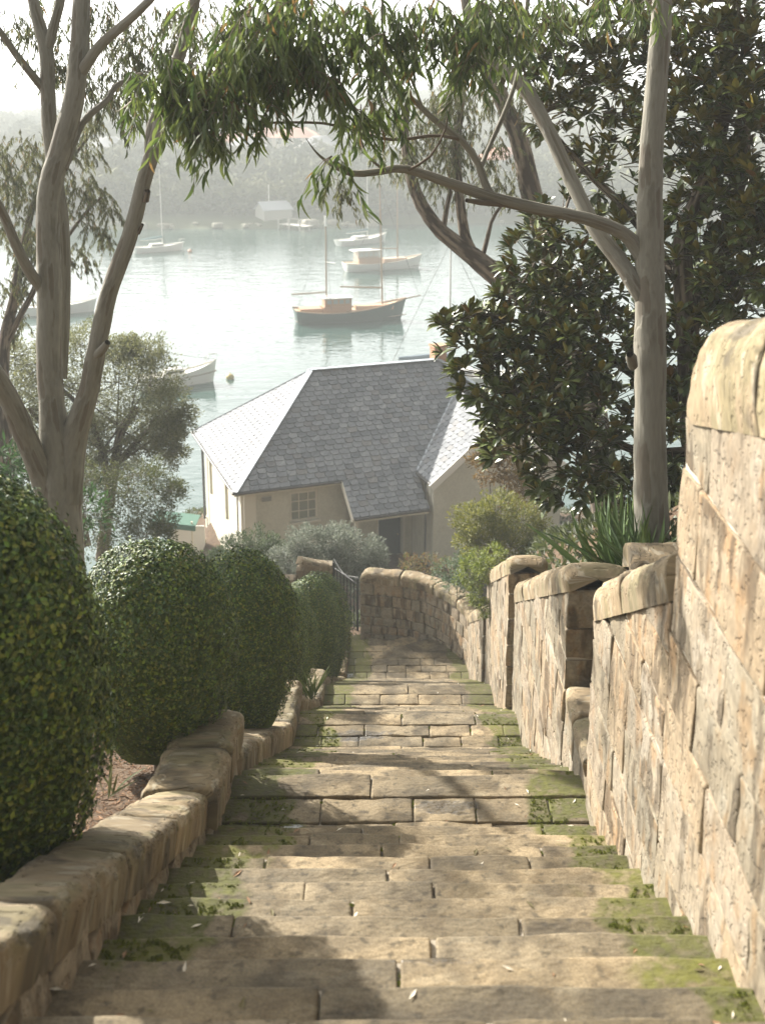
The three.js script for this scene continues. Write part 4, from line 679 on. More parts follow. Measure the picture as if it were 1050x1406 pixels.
const rdir = (R) => { const a = R() * 6.2832, z = 2 * R() - 1, s = Math.sqrt(1 - z * z); return V(Math.cos(a) * s, z, Math.sin(a) * s); };
const inBall = (R) => rdir(R).multiplyScalar(Math.cbrt(R()));
const shade = (R, a, b) => { const t = R(); return lin(lerp(a[0], b[0], t), lerp(a[1], b[1], t), lerp(a[2], b[2], t)); };
const G = { box: leafGeo(0.62, 2, { bend: 0.1, fold: 0.3 }), gum: leafGeo(0.15, 5, { bend: 0.12, sickle: 0.22, wide: 0.4 }), fine: leafGeo(0.3, 2, {}), mag: leafGeo(0.40, 4, { bend: 0.16, fold: 0.3, wide: 0.6, under: [1.5, 1.0, 0.65] }), strap: leafGeo(0.075, 7, { bend: 0.35, wide: 0.35, fold: 0.5 }), fern: leafGeo(0.25, 3, { bend: 0.3 }) };

// clipped shrubs: a bullet of small leaves round a dark twiggy heart
const hedgeGroup = 'clipped box shrubs along the kerb wall';
const hedges = [ // px centre, top py, D, radius, height, label, leaf
  [-62, 660, 5.35, 0.665, 2.1, 'largest clipped box shrub of the row, beside the pale grass blades', 0.034, 34000],
  [205, 748, 8.4, 0.63, 1.6, 'clipped box dome standing behind the raised kerb block', 0.030, 26000],
  [330, 758, 11.4, 0.59, 1.85, 'clipped box dome just below the raised kerb block', 0.032, 24000],
  [372, 806, 14.6, 0.46, 1.55, 'small clipped box dome fourth from the iron gate', 0.027, 13000],
  [392, 810, 16.4, 0.47, 1.6, 'small clipped box dome third from the iron gate', 0.028, 13000],
  [423, 795, 19.0, 0.56, 1.95, 'clipped box dome second from the iron gate', 0.030, 17000],
  [437, 788, 21.0, 0.62, 2.1, 'clipped box dome closest to the iron gate', 0.032, 17000],
];
const mixLeaf = (t, R) => lin(lerp(0.024, 0.25, t * t) * lerp(0.8, 1.2, R()), lerp(0.056, 0.30, t * t) * lerp(0.85, 1.15, R()), lerp(0.008, 0.04, t * t));
hedges.forEach(([px, py, D, r, H, label, ls, count], hi) => {
  const R = rngOf(200 + hi), top = atD(px, py, D), base = V(top.x, top.y - H, top.z);
  const o = thing('clipped_shrub', label, 'shrub', base, hedgeGroup), s0 = hi * 9.7;
  const radius = (t, a) => { const k = t < 0.45 ? 0.66 + 0.34 * Math.sin(Math.PI / 2 * t / 0.45) : Math.pow(Math.max(0, 1 - Math.pow((t - 0.45) / 0.55, 2.2)), 0.5); return r * k * (1 + 0.06 * fbm3(Math.cos(a) * 2.2 + s0, t * 4, Math.sin(a) * 2.2)); };
  const at = (t, a, k = 1) => { const q = radius(t, a) * k; return V(base.x + Math.cos(a) * q, base.y + t * H * (1 + 0.012 * n3(Math.cos(a) * 3 + s0, Math.sin(a) * 3, 1)), base.z + Math.sin(a) * q); };
  // heart
  const pos = [], idx = [], na = 24, nt = 14; for (let i = 0; i <= nt; i++) for (let j = 0; j <= na; j++) { const p = at(i / nt * 0.985, j / na * 6.2832, 0.86); p.y -= 0.07; pos.push(p.x, p.y, p.z); } for (let i = 0; i < nt; i++) for (let j = 0; j < na; j++) { const a = i * (na + 1) + j, b = a + na + 1; idx.push(a, b, a + 1, a + 1, b, b + 1); }
  const hg = new THREE.BufferGeometry(); hg.setAttribute('position', new THREE.Float32BufferAttribute(pos, 3)); hg.setIndex(idx); hg.computeVertexNormals(); mesh('inner_growth', hg, mat([0.08, 0.115, 0.02], 1), o);
  mesh('stem', cyl(V(base.x, base.y - 0.5, base.z), V(base.x, base.y + 0.3, base.z), 0.06, 0.05), twigMat, o);
  const list = []; let guard = 0;
  // leaves on the surface by area; few on the back
  while (list.length < count && guard++ < count * 6) {
    const t = Math.pow(R(), 0.8), a = R() * 6.2832, rr = radius(t, a), d = 0.02; if (R() > rr / (r * 1.06) + (t > 0.85 ? 0.55 : 0)) continue;
    if (Math.sin(a) < -0.35 && R() < 0.45) continue;
    const P = at(t, a), n = P.clone().sub(at(Math.max(0, t - d), a)).cross(at(t, a + 0.03).sub(P)).normalize(); if (n.dot(V(Math.cos(a), 0.2, Math.sin(a))) < 0) n.negate();
    const lump = fbm3(P.x * 5, P.y * 5, P.z * 5), depth = R() * R() * 0.11 - 0.022 - 0.045 * lump - (R() < 0.03 ? 0.05 * R() : 0); P.addScaledVector(n, -depth);
    const dir = n.clone().multiplyScalar(0.75).add(rdir(R)).add(V(0, 0.25, 0)).normalize(), sh = ls * lerp(0.75, 1.3, R());
    const Zv = n.clone().add(rdir(R).multiplyScalar(0.5)).normalize(), Yv = dir.clone().addScaledVector(n, -0.5).add(rdir(R).multiplyScalar(0.5)); Yv.addScaledVector(Zv, -Yv.dot(Zv)).normalize(); const Xv = Yv.clone().cross(Zv);
    list.push([new THREE.Matrix4().makeBasis(Xv.multiplyScalar(sh), Yv.multiplyScalar(sh), Zv.multiplyScalar(sh)).setPosition(P), mixLeaf(R() * 0.85, R)]);
  }
  inst('leaves', G.box, boxLeafMat, list, o);
});

// ---- gum trees
const bez = (...p) => p;
function pts3(list) { return list.map(([px, py, D]) => atD(px, py, D)); }
function branchPart(o, name, list, m, opt = {}) { return mesh(name, limb(pts3(list), list.map(([, , D, r]) => r / FOC * D), { rs: opt.rs ?? 12, step: opt.step ?? 0.14, amp: opt.amp ?? 0.1, seed: opt.seed ?? list[0][0], ...opt }), m, o); }
// hanging sprays of sickle leaves in an ellipsoid given by pixel, depth and radii in metres
function sprays(R, clumps, len, per, colA, colB, leaves, twigs, { droop = 1, spread = 0.5, twigLen = 0.45, twigR = 0.0035, thin = 1, lift = 0 } = {}) {
  for (const [px, py, D, rx, ry, rz, n] of clumps) {
    const c = atD(px, py - lift, D); let hub = null;
    for (let k = 0; k < n * thin; k++) {
      if (k % 7 === 0) { hub = inBall(R); } const b = hub.clone().add(inBall(R).multiplyScalar(0.42)), p = V(c.x + b.x * rx, c.y + b.y * ry, c.z + b.z * rz), a = R() * 6.28, L = twigLen * lerp(0.6, 1.3, R()), hd = V(Math.cos(a) * 0.8, lerp(0.3, -0.6, R()), Math.sin(a) * 0.8);
      const nodes = []; for (let i = 0; i <= 4; i++) { const t = i / 4; nodes.push(p.clone().addScaledVector(hd, t * L * 0.8).add(V(0, -droop * t * t * L * 0.7, 0))); }
      twigs.push(limb(nodes, [twigR * 1.5, twigR * 1.3, twigR, twigR * 0.8, twigR * 0.6], { rs: 3, step: L / 3, amp: 0 }));
      const tone = R();
      for (let i = 0; i < per; i++) {
        const t = Math.pow(R(), 0.7) * 4, i0 = Math.min(3, Math.floor(t)), q = nodes[i0].clone().lerp(nodes[i0 + 1], t - i0), dir = rdir(R).multiplyScalar(spread).add(V(hd.x * 0.25, -0.85 * droop - 0.1, hd.z * 0.25)).normalize(), l = len * lerp(0.65, 1.25, R());
        const cc = shade(R, colA, colB); cc.multiplyScalar(lerp(0.8, 1.2, tone)); if (R() < 0.04) cc.setRGB(0.22, 0.14, 0.05);
        leaves.push([leafM(q, dir, R() * 6.28, l, l * lerp(0.85, 1.15, R())), cc]);
      }
    }
  }
}
{ // pale multi-stemmed gum
  const D = 13, b = atD(88, 860, D), o = thing('gum_tree', 'pale smooth-barked gum with several stems rising behind the clipped shrubs', 'tree', V(b.x, groundY(b.x, -b.z) - 0.1, b.z));
  branchPart(o, 'trunk', [[92, 930, D, 38], [86, 800, D, 33], [82, 700, D, 29], [80, 640, D, 25], [72, 560, D, 18], [68, 490, D, 17], [68, 400, D, 17], [66, 320, D, 16], [68, 262, D, 16], [84, 205, D, 15.5], [101, 140, D, 14.5], [109, 70, D, 13], [113, -10, D, 12], [122, -120, D, 9]], barkMat);
  branchPart(o, 'stem', [[92, 690, D, 22], [100, 610, D, 19], [121, 540, D - 0.1, 14], [134, 475, D - 0.2, 13], [150, 402, D - 0.3, 12], [178, 325, D - 0.4, 11], [199, 245, D - 0.5, 10.5], [214, 195, D - 0.6, 10], [232, 120, D - 0.7, 9], [258, 40, D - 0.8, 8.5], [276, -40, D - 0.9, 7], [290, -120, D, 5]], barkMat);
  branchPart(o, 'stem', [[78, 705, D, 22], [58, 655, D - 0.1, 16], [36, 600, D - 0.3, 15], [12, 545, D - 0.5, 14], [-30, 480, D - 0.8, 12], [-90, 400, D - 1, 9]], barkMat);
  branchPart(o, 'stem', [[84, 520, D + 0.35, 9], [87, 420, D + 0.4, 10], [86, 320, D + 0.4, 10], [76, 240, D + 0.4, 10.5], [69, 180, D + 0.4, 10.5], [66, 120, D + 0.4, 10.5], [64, 70, D + 0.4, 10], [48, 10, D + 0.4, 8], [38, -60, D + 0.4, 6]], barkMat);
  branchPart(o, 'limb', [[64, 75, D + 0.4, 7], [72, 45, D + 0.35, 7], [82, 5, D + 0.3, 6.5], [94, -60, D + 0.2, 5]], barkMat);
  branchPart(o, 'limb', [[60, 122, D + 0.4, 6], [44, 102, D + 0.3, 5.5], [22, 74, D + 0.2, 5], [0, 42, D, 4.5], [-40, -10, D, 3]], barkMat);
  branchPart(o, 'limb', [[62, 400, D, 9], [42, 375, D - 0.2, 7.5], [22, 335, D - 0.4, 7], [2, 288, D - 0.6, 6.5], [-40, 220, D - 1, 5]], barkMat);
  branchPart(o, 'limb', [[107, 105, D, 8], [122, 84, D - 0.1, 7.5], [140, 60, D - 0.2, 7], [170, 34, D - 0.4, 6.5], [206, 0, D - 0.7, 5.5], [250, -50, D - 1, 4]], barkMat);
  branchPart(o, 'limb', [[88, 232, D, 6], [102, 195, D + 0.1, 5], [116, 165, D + 0.2, 4.6], [147, 138, D + 0.3, 4.2], [158, 120, D + 0.4, 4], [180, 106, D + 0.5, 3]], barkMat);
  branchPart(o, 'limb', [[205, 225, D - 0.5, 6], [204, 190, D - 0.5, 5.5], [208, 170, D - 0.45, 5], [224, 130, D - 0.4, 4]], barkMat);
  branchPart(o, 'dead_stub', [[130, 490, D - 0.2, 6], [143, 478, D - 0.4, 6], [148, 470, D - 0.5, 4]], barkMat); branchPart(o, 'dead_stub', [[190, 320, D - 0.4, 3], [196, 308, D - 0.5, 2]], darkBarkMat); branchPart(o, 'dead_stub', [[200, 275, D - 0.5, 5], [203, 262, D - 0.6, 4]], darkBarkMat);
  const R = rngOf(301), L = [], T = [];
  sprays(R, [[40, 20, D + 1, 0.5, 0.3, 0.6, 14], [90, 60, D + 1.5, 0.5, 0.4, 0.6, 16], [170, 100, D + 1.3, 0.6, 0.4, 0.6, 24], [150, 60, D + 1.4, 0.55, 0.45, 0.8, 38], [205, 95, D + 1.2, 0.5, 0.6, 0.7, 36], [130, 20, D + 1.2, 0.7, 0.3, 0.7, 22], [230, 45, D + 1, 0.6, 0.4, 0.7, 30], [175, 140, D + 1, 0.3, 0.35, 0.4, 12], [280, 20, D + 0.6, 0.6, 0.3, 0.7, 22], [10, 10, D, 0.2, 0.1, 0.4, 5], [60, 20, D + 1.2, 0.6, 0.35, 0.6, 16], [120, 110, D + 1.4, 0.45, 0.3, 0.5, 14], [195, 30, D + 1.1, 0.5, 0.3, 0.6, 20], [-330, -60, D - 0.5, 1.1, 0.6, 1, 26], [-230, 90, D - 0.8, 0.8, 0.5, 0.8, 16], [-430, 40, D - 0.6, 0.9, 0.5, 0.9, 16], [-200, -180, D, 1, 0.6, 1, 16]], 0.115, 22, [0.045, 0.06, 0.025], [0.13, 0.14, 0.06], L, T);
  mesh('twigs', merge(T), twigMat, o).userData.kind = 'stuff'; inst('leaves', G.gum, gumLeafMat, L, o);
}
{ // gum by the wall with long reaching limbs
  const D = 10.6, b = atD(893, 775, D), o = thing('gum_tree', 'straight grey gum trunk on the terrace with limbs arching over the stairs', 'tree', V(b.x, EYE - 4.0, b.z));
  branchPart(o, 'trunk', [[895, 800, D, 25], [893, 700, D, 23], [892, 600, D, 22], [892, 480, D, 21.5], [892, 400, D, 20.5], [891, 350, D, 19.5], [892, 260, D, 17], [895, 190, D, 16], [903, 90, D, 15], [909, 0, D, 13.5], [914, -120, D, 11]], barkMat, { rs: 16 });
  branchPart(o, 'limb', [[893, 372, D, 12], [877, 346, D, 11], [858, 322, D - 0.05, 10], [805, 300, D - 0.2, 8.5], [735, 286, D - 0.4, 8.5], [675, 271, D - 0.6, 8], [615, 251, D - 0.8, 7], [550, 231, D - 1, 6], [520, 236, D - 1.1, 5], [482, 238, D - 1.2, 4.5], [452, 224, D - 1.3, 2.6], [434, 209, D - 1.35, 1.4], [420, 190, D - 1.4, 0.5]], barkMat);
  branchPart(o, 'limb', [[888, 420, D, 12], [872, 392, D, 12], [848, 355, D + 0.1, 11.5], [822, 322, D + 0.2, 11], [785, 250, D + 0.4, 10.5], [748, 170, D + 0.6, 10], [716, 116, D + 0.7, 10], [675, 80, D + 0.8, 9], [652, 55, D + 0.8, 8], [640, 10, D + 0.8, 7], [630, -80, D + 0.8, 5]], barkMat);
  branchPart(o, 'limb', [[676, 272, D - 0.6, 6], [668, 258, D - 0.6, 5.5], [655, 222, D - 0.6, 5.5], [635, 195, D - 0.65, 5], [600, 168, D - 0.7, 4.5], [570, 140, D - 0.75, 4], [545, 118, D - 0.8, 3.6], [522, 92, D - 0.9, 3], [500, 58, D - 1, 2.4]], barkMat);
  branchPart(o, 'limb', [[660, 230, D - 0.6, 3.5], [672, 200, D - 0.5, 3.2], [692, 155, D - 0.4, 3.2], [708, 110, D - 0.3, 3], [715, 60, D - 0.2, 3], [726, -10, D, 3]], barkMat);
  branchPart(o, 'limb', [[632, 192, D - 0.65, 2.6], [600, 186, D - 0.9, 2.4], [540, 192, D - 1.2, 2.3], [500, 184, D - 1.4, 2.2], [450, 170, D - 1.6, 2], [400, 168, D - 1.8, 1.8], [350, 167, D - 2, 1.5], [312, 150, D - 2.1, 1]], twigMat, { rs: 7 });
  branchPart(o, 'limb', [[580, 150, D - 0.75, 2.2], [556, 90, D - 0.9, 2], [530, 60, D - 1, 2], [524, 20, D - 1, 2], [530, -40, D - 1, 2]], barkMat, { rs: 7 });
  branchPart(o, 'limb', [[530, 235, D - 1.1, 2], [505, 215, D - 1.2, 1.8], [495, 190, D - 1.3, 1.4]], twigMat, { rs: 6 });
  branchPart(o, 'limb', [[560, 234, D - 1, 2], [590, 215, D - 1, 1.8], [612, 175, D - 1, 1.4], [618, 130, D - 1, 1.1]], twigMat, { rs: 6 });
  branchPart(o, 'dead_stub', [[868, 502, D - 0.1, 7], [866, 492, D - 0.25, 8], [864, 486, D - 0.36, 5]], barkMat); branchPart(o, 'dead_stub', [[700, 282, D - 0.5, 3], [660, 278, D - 0.7, 4], [640, 275, D - 0.8, 3]], twigMat);
  const R = rngOf(302), L = [], T = [], E = D - 2.4;
  // curtain of leaves across the top and the hanging bunch to its left
  sprays(R, [[225, 120, E, 0.22, 0.28, 0.4, 24], [265, 100, E, 0.3, 0.32, 0.5, 34], [245, 140, E, 0.2, 0.16, 0.4, 18], [320, 60, E, 0.4, 0.3, 0.6, 44], [330, 115, E, 0.33, 0.2, 0.5, 32], [290, 165, E - 0.1, 0.24, 0.13, 0.3, 18], [275, 195, E - 0.1, 0.12, 0.08, 0.2, 8], [385, 60, E, 0.35, 0.35, 0.5, 46], [400, 105, E + 0.1, 0.35, 0.16, 0.4, 26], [345, 165, E, 0.18, 0.06, 0.3, 6], [385, 160, E, 0.1, 0.05, 0.2, 4], [450, 60, E + 0.2, 0.35, 0.35, 0.5, 44], [465, 110, E + 0.3, 0.33, 0.16, 0.45, 26], [430, 20, E + 0.2, 0.5, 0.2, 0.6, 30], [520, 60, E + 0.4, 0.35, 0.35, 0.5, 34], [525, 130, E + 0.6, 0.3, 0.25, 0.4, 24], [490, 160, E + 0.7, 0.22, 0.09, 0.3, 9], [460, 225, E + 0.8, 0.12, 0.08, 0.2, 7], [585, 50, E + 0.7, 0.4, 0.3, 0.6, 40], [640, 40, E + 1, 0.4, 0.3, 0.6, 40], [700, 30, E + 1.2, 0.4, 0.25, 0.6, 36], [760, 20, E + 1.5, 0.45, 0.2, 0.6, 30], [640, 120, E + 1, 0.3, 0.2, 0.5, 14], [820, 10, E + 1.8, 0.45, 0.2, 0.6, 26], [560, 10, E + 0.6, 0.5, 0.15, 0.5, 24], [340, 5, E, 0.6, 0.15, 0.5, 30]], 0.16, 12, [0.042, 0.076, 0.016], [0.16, 0.20, 0.052], L, T, { twigLen: 0.34, spread: 0.6, thin: 0.9, lift: 16 });
  mesh('twigs', merge(T), twigMat, o).userData.kind = 'stuff'; inst('leaves', G.gum, gumLeafMat, L, o);
}
{ // leaning tree behind
  const D = 24, b = atD(820, 560, D), o = thing('leaning_tree', 'rough-barked tree leaning out over the water behind the glossy magnolia', 'tree', V(b.x, groundY(b.x, -b.z) - 0.1, b.z));
  branchPart(o, 'trunk', [[835, 700, D, 24], [800, 520, D, 20], [760, 440, D, 18], [728, 412, D, 15], [680, 378, D, 14], [640, 345, D, 12], [600, 312, D, 10], [578, 280, D, 9], [566, 250, D, 8], [556, 190, D, 6], [560, 130, D, 4]], darkBarkMat, { step: 0.3 });
  branchPart(o, 'limb', [[656, 360, D, 8], [640, 330, D, 8], [634, 300, D, 7], [630, 262, D, 6.5], [626, 210, D, 6], [632, 150, D, 5], [640, 90, D, 4]], darkBarkMat, { step: 0.3 });
  branchPart(o, 'limb', [[740, 420, D, 10], [700, 380, D, 9], [672, 362, D, 8], [650, 345, D, 7]], darkBarkMat, { step: 0.3 });
  branchPart(o, 'limb', [[660, 362, D, 4], [668, 330, D, 3], [676, 300, D, 2.5], [690, 280, D, 2]], darkBarkMat, { step: 0.3 }); branchPart(o, 'limb', [[608, 320, D, 4], [612, 290, D, 3.5], [618, 260, D, 3], [616, 230, D, 2.4]], darkBarkMat, { step: 0.3 });
  branchPart(o, 'limb', [[785, 480, D, 14], [765, 380, D, 15], [730, 270, D, 15], [712, 190, D, 13], [690, 140, D, 12], [670, 90, D, 10], [650, 40, D, 8]], darkBarkMat, { step: 0.3 });
  const R = rngOf(303), L = [], T = [];
  sprays(R, [[570, 180, D, 0.9, 0.8, 1, 70], [610, 190, D, 0.8, 0.9, 1, 66], [650, 200, D, 0.9, 1, 1, 64], [600, 240, D, 0.8, 0.4, 0.8, 26], [690, 240, D, 0.5, 0.7, 0.8, 26], [545, 220, D, 0.4, 0.3, 0.5, 14], [660, 120, D, 1.3, 0.7, 1, 60], [740, 130, D, 1.2, 0.9, 1, 40], [595, 110, D, 0.9, 0.6, 1, 44], [470, 250, D - 4, 0.25, 0.15, 0.3, 14]], 0.14, 24, [0.06, 0.075, 0.025], [0.17, 0.17, 0.06], L, T, { twigLen: 0.55, spread: 0.4 });
  mesh('twigs', merge(T), twigMat, o).userData.kind = 'stuff'; inst('leaves', G.gum, gumLeafMat, L, o);
}
{ // hazy gum at the back on the left
  const D = 27, b = atD(10, 700, D), o = thing('gum_tree', 'bushy olive gum with drooping foliage behind the pale gum stems', 'tree', V(b.x, groundY(b.x, -b.z) - 0.1, b.z));
  branchPart(o, 'trunk', [[20, 760, D, 14], [10, 640, D, 11], [4, 540, D, 9], [8, 460, D, 8], [18, 420, D, 7], [30, 350, D, 6], [46, 280, D, 4]], darkBarkMat, { step: 0.3 });
  branchPart(o, 'limb', [[10, 470, D, 5], [30, 430, D, 4.5], [44, 405, D, 4], [70, 340, D, 3]], darkBarkMat, { step: 0.3 }); branchPart(o, 'limb', [[46, 400, D, 3], [90, 330, D, 2.6], [120, 290, D, 2], [140, 270, D, 1.5]], darkBarkMat, { step: 0.3 }); branchPart(o, 'limb', [[44, 290, D, 3], [90, 230, D, 2.5], [120, 190, D, 2]], darkBarkMat, { step: 0.3 });
  const R = rngOf(304), L = [], T = [];
  sprays(R, [[20, 210, D, 0.9, 0.8, 1, 80], [70, 250, D, 0.9, 0.8, 1, 84], [30, 300, D, 1, 0.9, 1, 90], [100, 190, D, 0.7, 0.6, 0.8, 52], [125, 160, D, 0.5, 0.5, 0.6, 28], [125, 270, D, 0.6, 0.5, 0.7, 40], [140, 310, D, 0.45, 0.5, 0.6, 32], [110, 340, D, 0.6, 0.4, 0.7, 28], [20, 380, D, 0.7, 0.6, 0.8, 48], [60, 350, D, 0.7, 0.5, 0.7, 36], [10, 440, D, 0.4, 0.4, 0.5, 16]], 0.135, 36, [0.06, 0.075, 0.025], [0.17, 0.17, 0.06], L, T, { twigLen: 0.55, spread: 0.45 });
  mesh('twigs', merge(T), twigMat, o).userData.kind = 'stuff'; inst('leaves', G.gum, gumLeafMat, L, o);
}
// small-leaved trees and bushes: clumps of leaves on branches that lead to them
function bush(name, label, basePx, D, clumps, { leaf = 0.05, per = 420, geo = G.fine, m = leafMat, a, b, trunk, stems = true, stemR = 0.018, barkM = darkBarkMat, category = 'shrub', seed, young = null, up = 0.3, core = 0 }) {
  const R = rngOf(seed), g0 = atD(...basePx, D), gy = groundY(g0.x, -g0.z), base = V(g0.x, gy - 0.03, g0.z), o = thing(name, label, category, base), L = [], S = [];
  if (trunk) trunk.forEach((t, i) => branchPart(o, i ? 'limb' : 'trunk', t, barkM, { step: 0.25, rs: 8 }));
  for (const [px, py, dD, rx, ry, rz, k] of clumps) {
    const c = atD(px, py, D + dD), n = Math.round(per * (k ?? 1));
    const from = trunk ? pts3(trunk[Math.floor(R() * trunk.length)].slice(-3))[Math.floor(R() * 3)] : V(base.x + (R() - 0.5) * rx * 0.6, gy, base.z + (R() - 0.5) * 0.2);
    const mids = [from, from.clone().lerp(c, 0.5).add(V((R() - 0.5) * 0.3 * rx, 0.12 * ry, 0)), c]; if (stems) S.push(limb(mids, [stemR, stemR * 0.7, stemR * 0.3], { rs: 5, step: 0.3, amp: 0.1 }));
    const knots = []; for (let q = 0; q < 38; q++) { const d = rdir(R), s = lerp(0.45, 1.2, R()); knots.push(V(c.x + d.x * rx * s, c.y + d.y * ry * s, c.z + d.z * rz * s)); } if (stems) for (let q = 0; q < 9; q++) S.push(limb([c, c.clone().lerp(knots[q], 0.6).add(V(0, 0.03, 0)), knots[q]], [stemR * 0.35, stemR * 0.25, stemR * 0.12], { rs: 4, step: 0.4, amp: 0 }));
    const kr = Math.min(rx, ry) * 0.42;
    for (let i = 0; i < n; i++) {
      const kn = knots[Math.floor(R() * knots.length)], p = kn.clone().add(inBall(R).multiplyScalar(kr)), out = p.clone().sub(c).normalize(), dir = out.add(rdir(R).multiplyScalar(0.9)).add(V(0, up, 0)).normalize(), l = leaf * lerp(0.7, 1.35, R());
      L.push([leafM(p, dir, R() * 6.28, l, l), young && R() < young[2] ? shade(R, young[0], young[1]) : shade(R, a, b)]);
    }
  }
  if (S.length) mesh('branches', merge(S), barkM, o).userData.kind = 'stuff'; inst('leaves', geo, m, L, o); return o;
}
bush('tea_tree', 'rounded grey-green tea tree with dark twisted branches beside the cottage eave', [150, 760], 31, [[60, 500, 0, 1.3, 0.9, 1.2], [25, 560, 0, 1.2, 1, 1.1], [110, 475, 0.3, 1.3, 0.6, 1, 0.9], [160, 525, 0, 1.4, 1, 1.1], [205, 530, -0.4, 1.1, 0.9, 1.1], [235, 560, -0.6, 0.6, 0.75, 0.8, 0.8], [180, 580, 0, 1.3, 0.7, 1], [100, 540, 0.5, 1.2, 0.8, 1, 0.8], [225, 595, -0.4, 0.6, 0.5, 0.6, 0.8], [130, 590, 0.3, 0.7, 0.5, 0.7, 0.7], [40, 620, 0.3, 0.8, 0.6, 0.8], [165, 480, 0, 0.5, 0.35, 0.5, 0.6], [248, 580, -0.7, 0.35, 0.4, 0.4, 0.5], [205, 620, 0, 0.9, 0.5, 0.8, 0.8], [235, 618, -0.3, 0.5, 0.4, 0.6, 0.5], [110, 610, 0, 0.9, 0.6, 0.8, 0.7], [60, 590, 0.3, 1, 0.7, 0.9, 0.8], [150, 640, 0, 0.8, 0.45, 0.7, 0.6], [20, 490, 0.5, 0.9, 0.6, 0.8, 0.7], [200, 480, 0, 0.6, 0.4, 0.6, 0.5]], { leaf: 0.09, per: 4200, a: [0.10, 0.115, 0.045], b: [0.28, 0.28, 0.13], category: 'tree', seed: 401, stemR: 0.035,
  trunk: [[[140, 770, 31, 9], [150, 690, 31, 8], [158, 640, 31, 7], [168, 590, 31, 6], [190, 560, 31, 4]], [[152, 680, 31, 6], [140, 620, 31, 5], [120, 570, 31, 4], [70, 520, 31, 2.5]], [[158, 640, 31, 5], [185, 610, 31, 4], [210, 585, 31, 3]], [[120, 750, 31, 6], [100, 660, 31, 5], [70, 600, 31, 4], [40, 560, 31, 3]]] });
bush('leafy_shrub', 'loose bare-twigged shrub beneath the tea tree', [180, 790], 27, [[130, 685, 0, 0.9, 0.7, 0.8], [175, 675, 0, 0.9, 0.6, 0.8], [212, 680, 0, 0.7, 0.6, 0.6], [105, 660, 0.4, 0.7, 0.6, 0.7], [190, 650, 0.5, 0.7, 0.4, 0.6, 0.7], [150, 730, -0.3, 0.9, 0.6, 0.7], [200, 735, -0.3, 0.6, 0.4, 0.5], [235, 675, 0, 0.3, 0.3, 0.4, 0.6], [225, 720, 0, 0.35, 0.35, 0.4, 0.8], [120, 660, 0, 0.5, 0.3, 0.5, 0.5]], { leaf: 0.08, per: 1900, a: [0.05, 0.07, 0.02], b: [0.14, 0.15, 0.05], seed: 402, stemR: 0.02, barkM: mat([0.25, 0.2, 0.16], 0.9) });
bush('dark_shrub', 'dark green shrub with pointed leaves between the gum stems', [20, 760], 18, [[10, 640, 0, 0.5, 0.4, 0.5], [40, 660, 0, 0.4, 0.4, 0.4], [0, 690, 0, 0.5, 0.4, 0.4], [118, 700, 2, 0.4, 0.5, 0.4], [50, 700, 0, 0.4, 0.4, 0.4]], { leaf: 0.16, per: 260, a: [0.03, 0.06, 0.02], b: [0.06, 0.12, 0.04], seed: 403, geo: G.fern });
bush('rosemary_bush', 'dusky green rosemary bush under the cottage front wall', [340, 800], 33, [[345, 750, 0, 0.8, 0.45, 0.6], [315, 760, 0, 0.6, 0.35, 0.5], [370, 762, -0.3, 0.6, 0.5, 0.5], [340, 785, -0.3, 0.9, 0.4, 0.5], [300, 768, 0, 0.3, 0.2, 0.3, 0.4]], { leaf: 0.095, per: 2200, a: [0.05, 0.075, 0.035], b: [0.10, 0.13, 0.06], seed: 404, up: 0.8 });
bush('silver_bush', 'wide silvery grey bush in front of the cottage window', [460, 810], 31.5, [[420, 748, 0, 0.7, 0.45, 0.6], [455, 745, 0, 0.7, 0.5, 0.6], [490, 755, 0, 0.7, 0.45, 0.6], [515, 770, 0, 0.45, 0.35, 0.5, 0.8], [400, 770, 0, 0.5, 0.4, 0.5], [450, 785, -0.3, 0.9, 0.45, 0.5], [500, 790, -0.2, 0.6, 0.4, 0.5]], { leaf: 0.10, per: 2400, a: [0.11, 0.135, 0.10], b: [0.27, 0.29, 0.23], seed: 405 });
bush('coppery_shrub', 'low coppery pink shrub behind the curved wall', [580, 800], 27.5, [[565, 775, 0, 0.3, 0.2, 0.3], [590, 776, 0, 0.35, 0.22, 0.3], [612, 780, 0, 0.25, 0.2, 0.3, 0.7]], { leaf: 0.06, per: 700, a: [0.16, 0.07, 0.035], b: [0.30, 0.22, 0.08], seed: 406, up: 0.9, young: [[0.08, 0.1, 0.03], [0.16, 0.18, 0.05], 0.4] });
bush('feathery_plant', 'soft blue-green feathery plant by the curve of the wall', [620, 800], 25.2, [[615, 785, 0, 0.3, 0.25, 0.3], [640, 770, 0, 0.25, 0.25, 0.3], [628, 800, -0.3, 0.3, 0.2, 0.3, 0.7]], { leaf: 0.07, per: 700, a: [0.07, 0.11, 0.06], b: [0.16, 0.22, 0.12], seed: 407, up: 0.4 });
bush('golden_shrub', 'tall golden-green shrub catching sun against the cottage gable', [680, 790], 25, [[650, 715, 0, 0.45, 0.4, 0.5], [680, 705, 0, 0.5, 0.4, 0.5], [715, 715, 0, 0.5, 0.4, 0.5], [665, 745, -0.3, 0.5, 0.4, 0.4], [700, 750, -0.3, 0.5, 0.4, 0.4], [640, 740, 0, 0.25, 0.3, 0.3, 0.5], [740, 745, 0, 0.5, 0.4, 0.4]], { leaf: 0.085, per: 2200, a: [0.10, 0.12, 0.02], b: [0.28, 0.27, 0.06], seed: 408, up: 0.6 });
